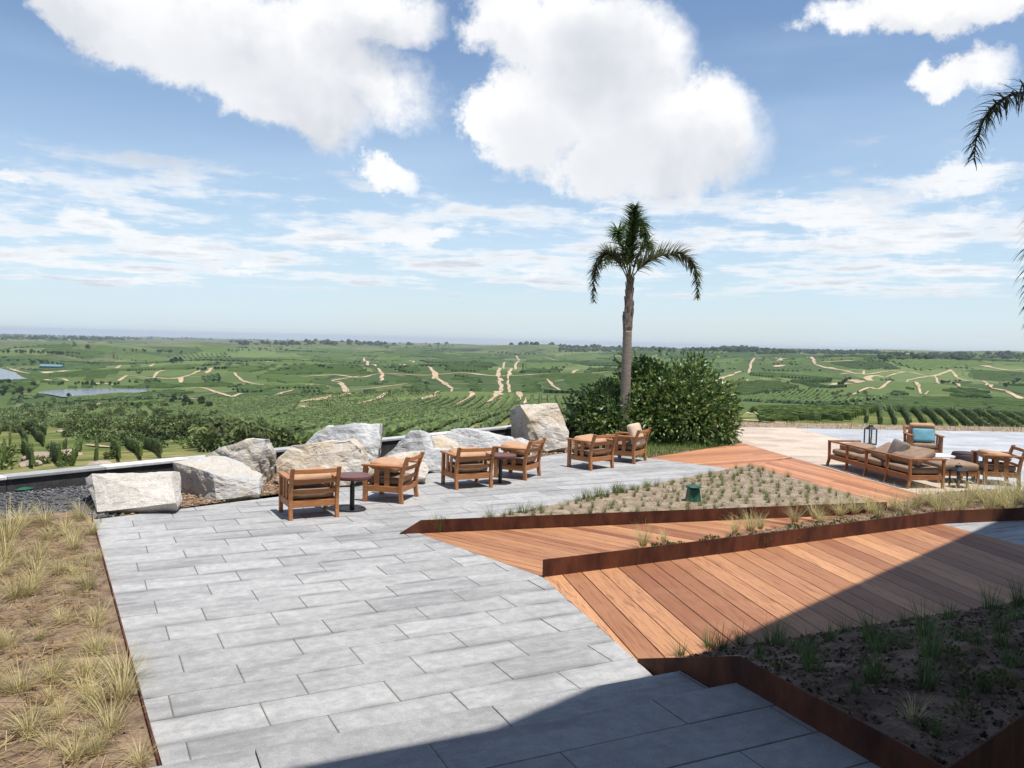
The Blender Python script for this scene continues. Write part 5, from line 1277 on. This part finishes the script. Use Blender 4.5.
def cloud_nodes(G,D):
    sx=G.n('ShaderNodeSeparateXYZ'); G.l(D,sx.inputs[0]); X,Y,Z=sx.outputs
    az=G.math('ARCTAN2',X,Y); el=G.math('ARCSINE',Z)
    def nz_(vec,sc,det,ro=.6):
        n=G.n('ShaderNodeTexNoise'); n.inputs['Scale'].default_value=sc; n.inputs['Detail'].default_value=det; n.inputs['Roughness'].default_value=ro; G.l(vec,n.inputs['Vector']); return n
    n1=nz_(D,7.5,10,.68); nc=G.n('ShaderNodeSeparateColor'); G.l(n1.outputs['Color'],nc.inputs[0])
    a2=G.math('ADD',az,G.math('MULTIPLY',G.math('SUBTRACT',nc.outputs[0],.5),.15)); e2=G.math('ADD',el,G.math('MULTIPLY',G.math('SUBTRACT',nc.outputs[1],.5),.11))
    e3=G.math('ADD',e2,.032); acc=None; acc2=None; lo=None
    for (ca,ce,ra,re,rot,wt) in CL:
        c,s_=math.cos(rot),math.sin(rot)
        da=G.math('SUBTRACT',a2,ca)
        def f_(e):
            de=G.math('SUBTRACT',e,ce)
            p=G.math('DIVIDE',G.math('ADD',G.math('MULTIPLY',da,c),G.math('MULTIPLY',de,s_)),ra); q=G.math('DIVIDE',G.math('SUBTRACT',G.math('MULTIPLY',de,c),G.math('MULTIPLY',da,s_)),re)
            return G.math('MULTIPLY_ADD',G.math('MULTIPLY_ADD',p,p,G.math('MULTIPLY',q,q)),-wt,wt)
        if wt<.72:
            f=f_(e2); lo=f if lo is None else G.math('MAXIMUM',lo,f); continue
        f=f_(e2); acc=f if acc is None else G.math('MAXIMUM',acc,f)
        if wt>=.75:
            f=f_(e3); acc2=f if acc2 is None else G.math('MAXIMUM',acc2,f)
    acc=G.math('MAXIMUM',acc,-1.2)
    n3=nz_(D,34,5,.62)
    d=G.math('ADD',acc,G.math('MULTIPLY',G.math('SUBTRACT',n1.outputs[0],.53),2.2)); d=G.math('ADD',d,G.math('MULTIPLY',G.math('SUBTRACT',n3.outputs[0],.5),.55))
    of=G.n('ShaderNodeVectorMath',operation='ADD'); G.l(D,of.inputs[0]); of.inputs[1].default_value=(.3,-.2,.1); n4=nz_(of.outputs[0],5.5,4,.55)
    rel=G.math('MULTIPLY',G.ramp(n4.outputs[0],.44,.66),.42)
    zz=G.math('ADD',G.math('MAXIMUM',Z,0.0),.05); cv=G.n('ShaderNodeCombineXYZ'); G.l(G.math('DIVIDE',X,zz),cv.inputs[0]); G.l(G.math('DIVIDE',Y,zz),cv.inputs[1])
    n2=nz_(cv.outputs[0],.95,8,.64)
    lowf=G.math('MULTIPLY',G.ramp(el,.03,.075),G.math('SUBTRACT',1.0,G.ramp(el,.15,.22)))
    d2=G.math('MULTIPLY',G.math('SUBTRACT',n2.outputs[0],G.math('SUBTRACT',.66,G.math('MULTIPLY',lowf,.20))),3.2)
    d2=G.math('MAXIMUM',d2,G.math('ADD',G.math('MAXIMUM',lo,-1.5),G.math('MULTIPLY',G.math('SUBTRACT',n2.outputs[0],.56),3.6)))
    d2=G.math('ADD',d2,G.math('MULTIPLY',G.math('SUBTRACT',n3.outputs[0],.5),.35))
    d2=G.math('SUBTRACT',G.math('MULTIPLY',G.math('ADD',d2,.3),G.ramp(el,.02,.06)),.3)
    sh=G.math('ADD',G.math('MULTIPLY',G.ramp(acc2,.15,1.1),.62),rel,clamp=True)
    sh2=G.ramp(n2.outputs[0],.50,.68)
    return d,d2,sh,sh2
def cl(px,py,rx,ry,rot=0,wt=1.0):
    d=ray(px,py); return (math.atan2(d.x,d.y),math.atan2(d.z,math.hypot(d.x,d.y)),rx/F,ry/F,R(-rot),wt)
CL=[cl(250,40,190,62,12),cl(285,92,95,52,15,1.1),cl(130,15,110,40,20),cl(360,20,90,35,-5),
    cl(600,60,105,85,25,1.1),cl(640,140,130,65,5,1.15),cl(540,120,60,60,20),cl(700,130,60,55,0),cl(620,165,90,45,5),cl(520,30,60,40,0,.8),
    cl(384,172,36,17,8,.85),cl(930,5,120,26,3,.95),cl(955,72,50,16,0,.75),cl(985,180,90,24,0,.7),
    cl(95,215,70,20,5,.65),cl(175,240,90,16,3,.6),cl(420,240,80,16,2,.7),cl(330,245,60,16,0,.6),cl(255,268,38,9,0,.65),cl(820,222,90,22,5,.7),cl(900,240,90,18,0,.6),cl(600,215,60,14,3,.5),cl(40,255,80,22,0,.5),cl(960,215,60,18,0,.5),cl(760,245,70,18,0,.5),cl(15,178,45,8,5,.5),cl(520,265,60,10,0,.5),cl(940,265,90,14,0,.5),cl(120,270,110,14,0,.5),cl(680,265,90,12,0,.45)]
tc=T.n('ShaderNodeTexCoord'); Dv=tc.outputs['Generated']
d1,d2,sh1,sh2=cloud_nodes(T,Dv)
sxyz=T.n('ShaderNodeSeparateXYZ'); T.l(Dv,sxyz.inputs[0]); Zv=sxyz.outputs[2]
# thin veil that whitens the sky, more so low down
mpv=T.n('ShaderNodeMapping'); mpv.inputs['Scale'].default_value=(1,1,4.5); T.l(Dv,mpv.inputs[0])
veiln=T.n('ShaderNodeTexNoise'); veiln.inputs['Scale'].default_value=3.0; veiln.inputs['Detail'].default_value=5; T.l(mpv.outputs[0],veiln.inputs['Vector'])
low=T.math('SUBTRACT',1.0,T.ramp(Zv,.0,.36))
veil=T.math('ADD',T.math('MULTIPLY',T.ramp(veiln.outputs[0],.40,.72),.15),T.math('MULTIPLY',low,.52))
skc=T.mix(T.math('MINIMUM',veil,.9),sky.outputs[0],(4.9,6.1,7.3))
c2=T.mix(sh2,(7.0,7.1,7.25),(4.7,5.05,5.6))
fin=T.mix(T.math('MULTIPLY',T.ramp(d2,-.12,.42),.93),skc,c2)
c1=T.mix(sh1,(7.7,7.7,7.7),(5.0,5.2,5.6))
fin=T.mix(T.math('MULTIPLY',T.ramp(d1,-.12,.55),.98),fin,c1); T.l(fin,bg.inputs['Color'])
w.cycles.sampling_method='MANUAL'; w.cycles.sample_map_resolution=512

# ------------------------------------------------------------------ camera and render settings
cam=bpy.data.cameras.new('camera'); co=bpy.data.objects.new('camera',cam); C.objects.link(co); SC.camera=co
cam.sensor_fit='HORIZONTAL'; cam.sensor_width=36; cam.lens=36*F/1024; cam.clip_end=60000; cam.clip_start=.05
fw=ray(512,384).normalized(); rt=(ray(513,384)-ray(512,384)).normalized(); upv=rt.cross(fw)
co.matrix_world=Matrix(((rt.x,upv.x,-fw.x,0),(rt.y,upv.y,-fw.y,0),(rt.z,upv.z,-fw.z,H),(0,0,0,1)))
SC.render.resolution_x=1024; SC.render.resolution_y=768
SC.view_settings.view_transform='Standard'; SC.view_settings.look='None'; SC.view_settings.exposure=0.5; SC.view_settings.gamma=1
SC.cycles.volume_bounces=0; SC.cycles.transparent_max_bounces=8
print('objects',len(bpy.data.objects))
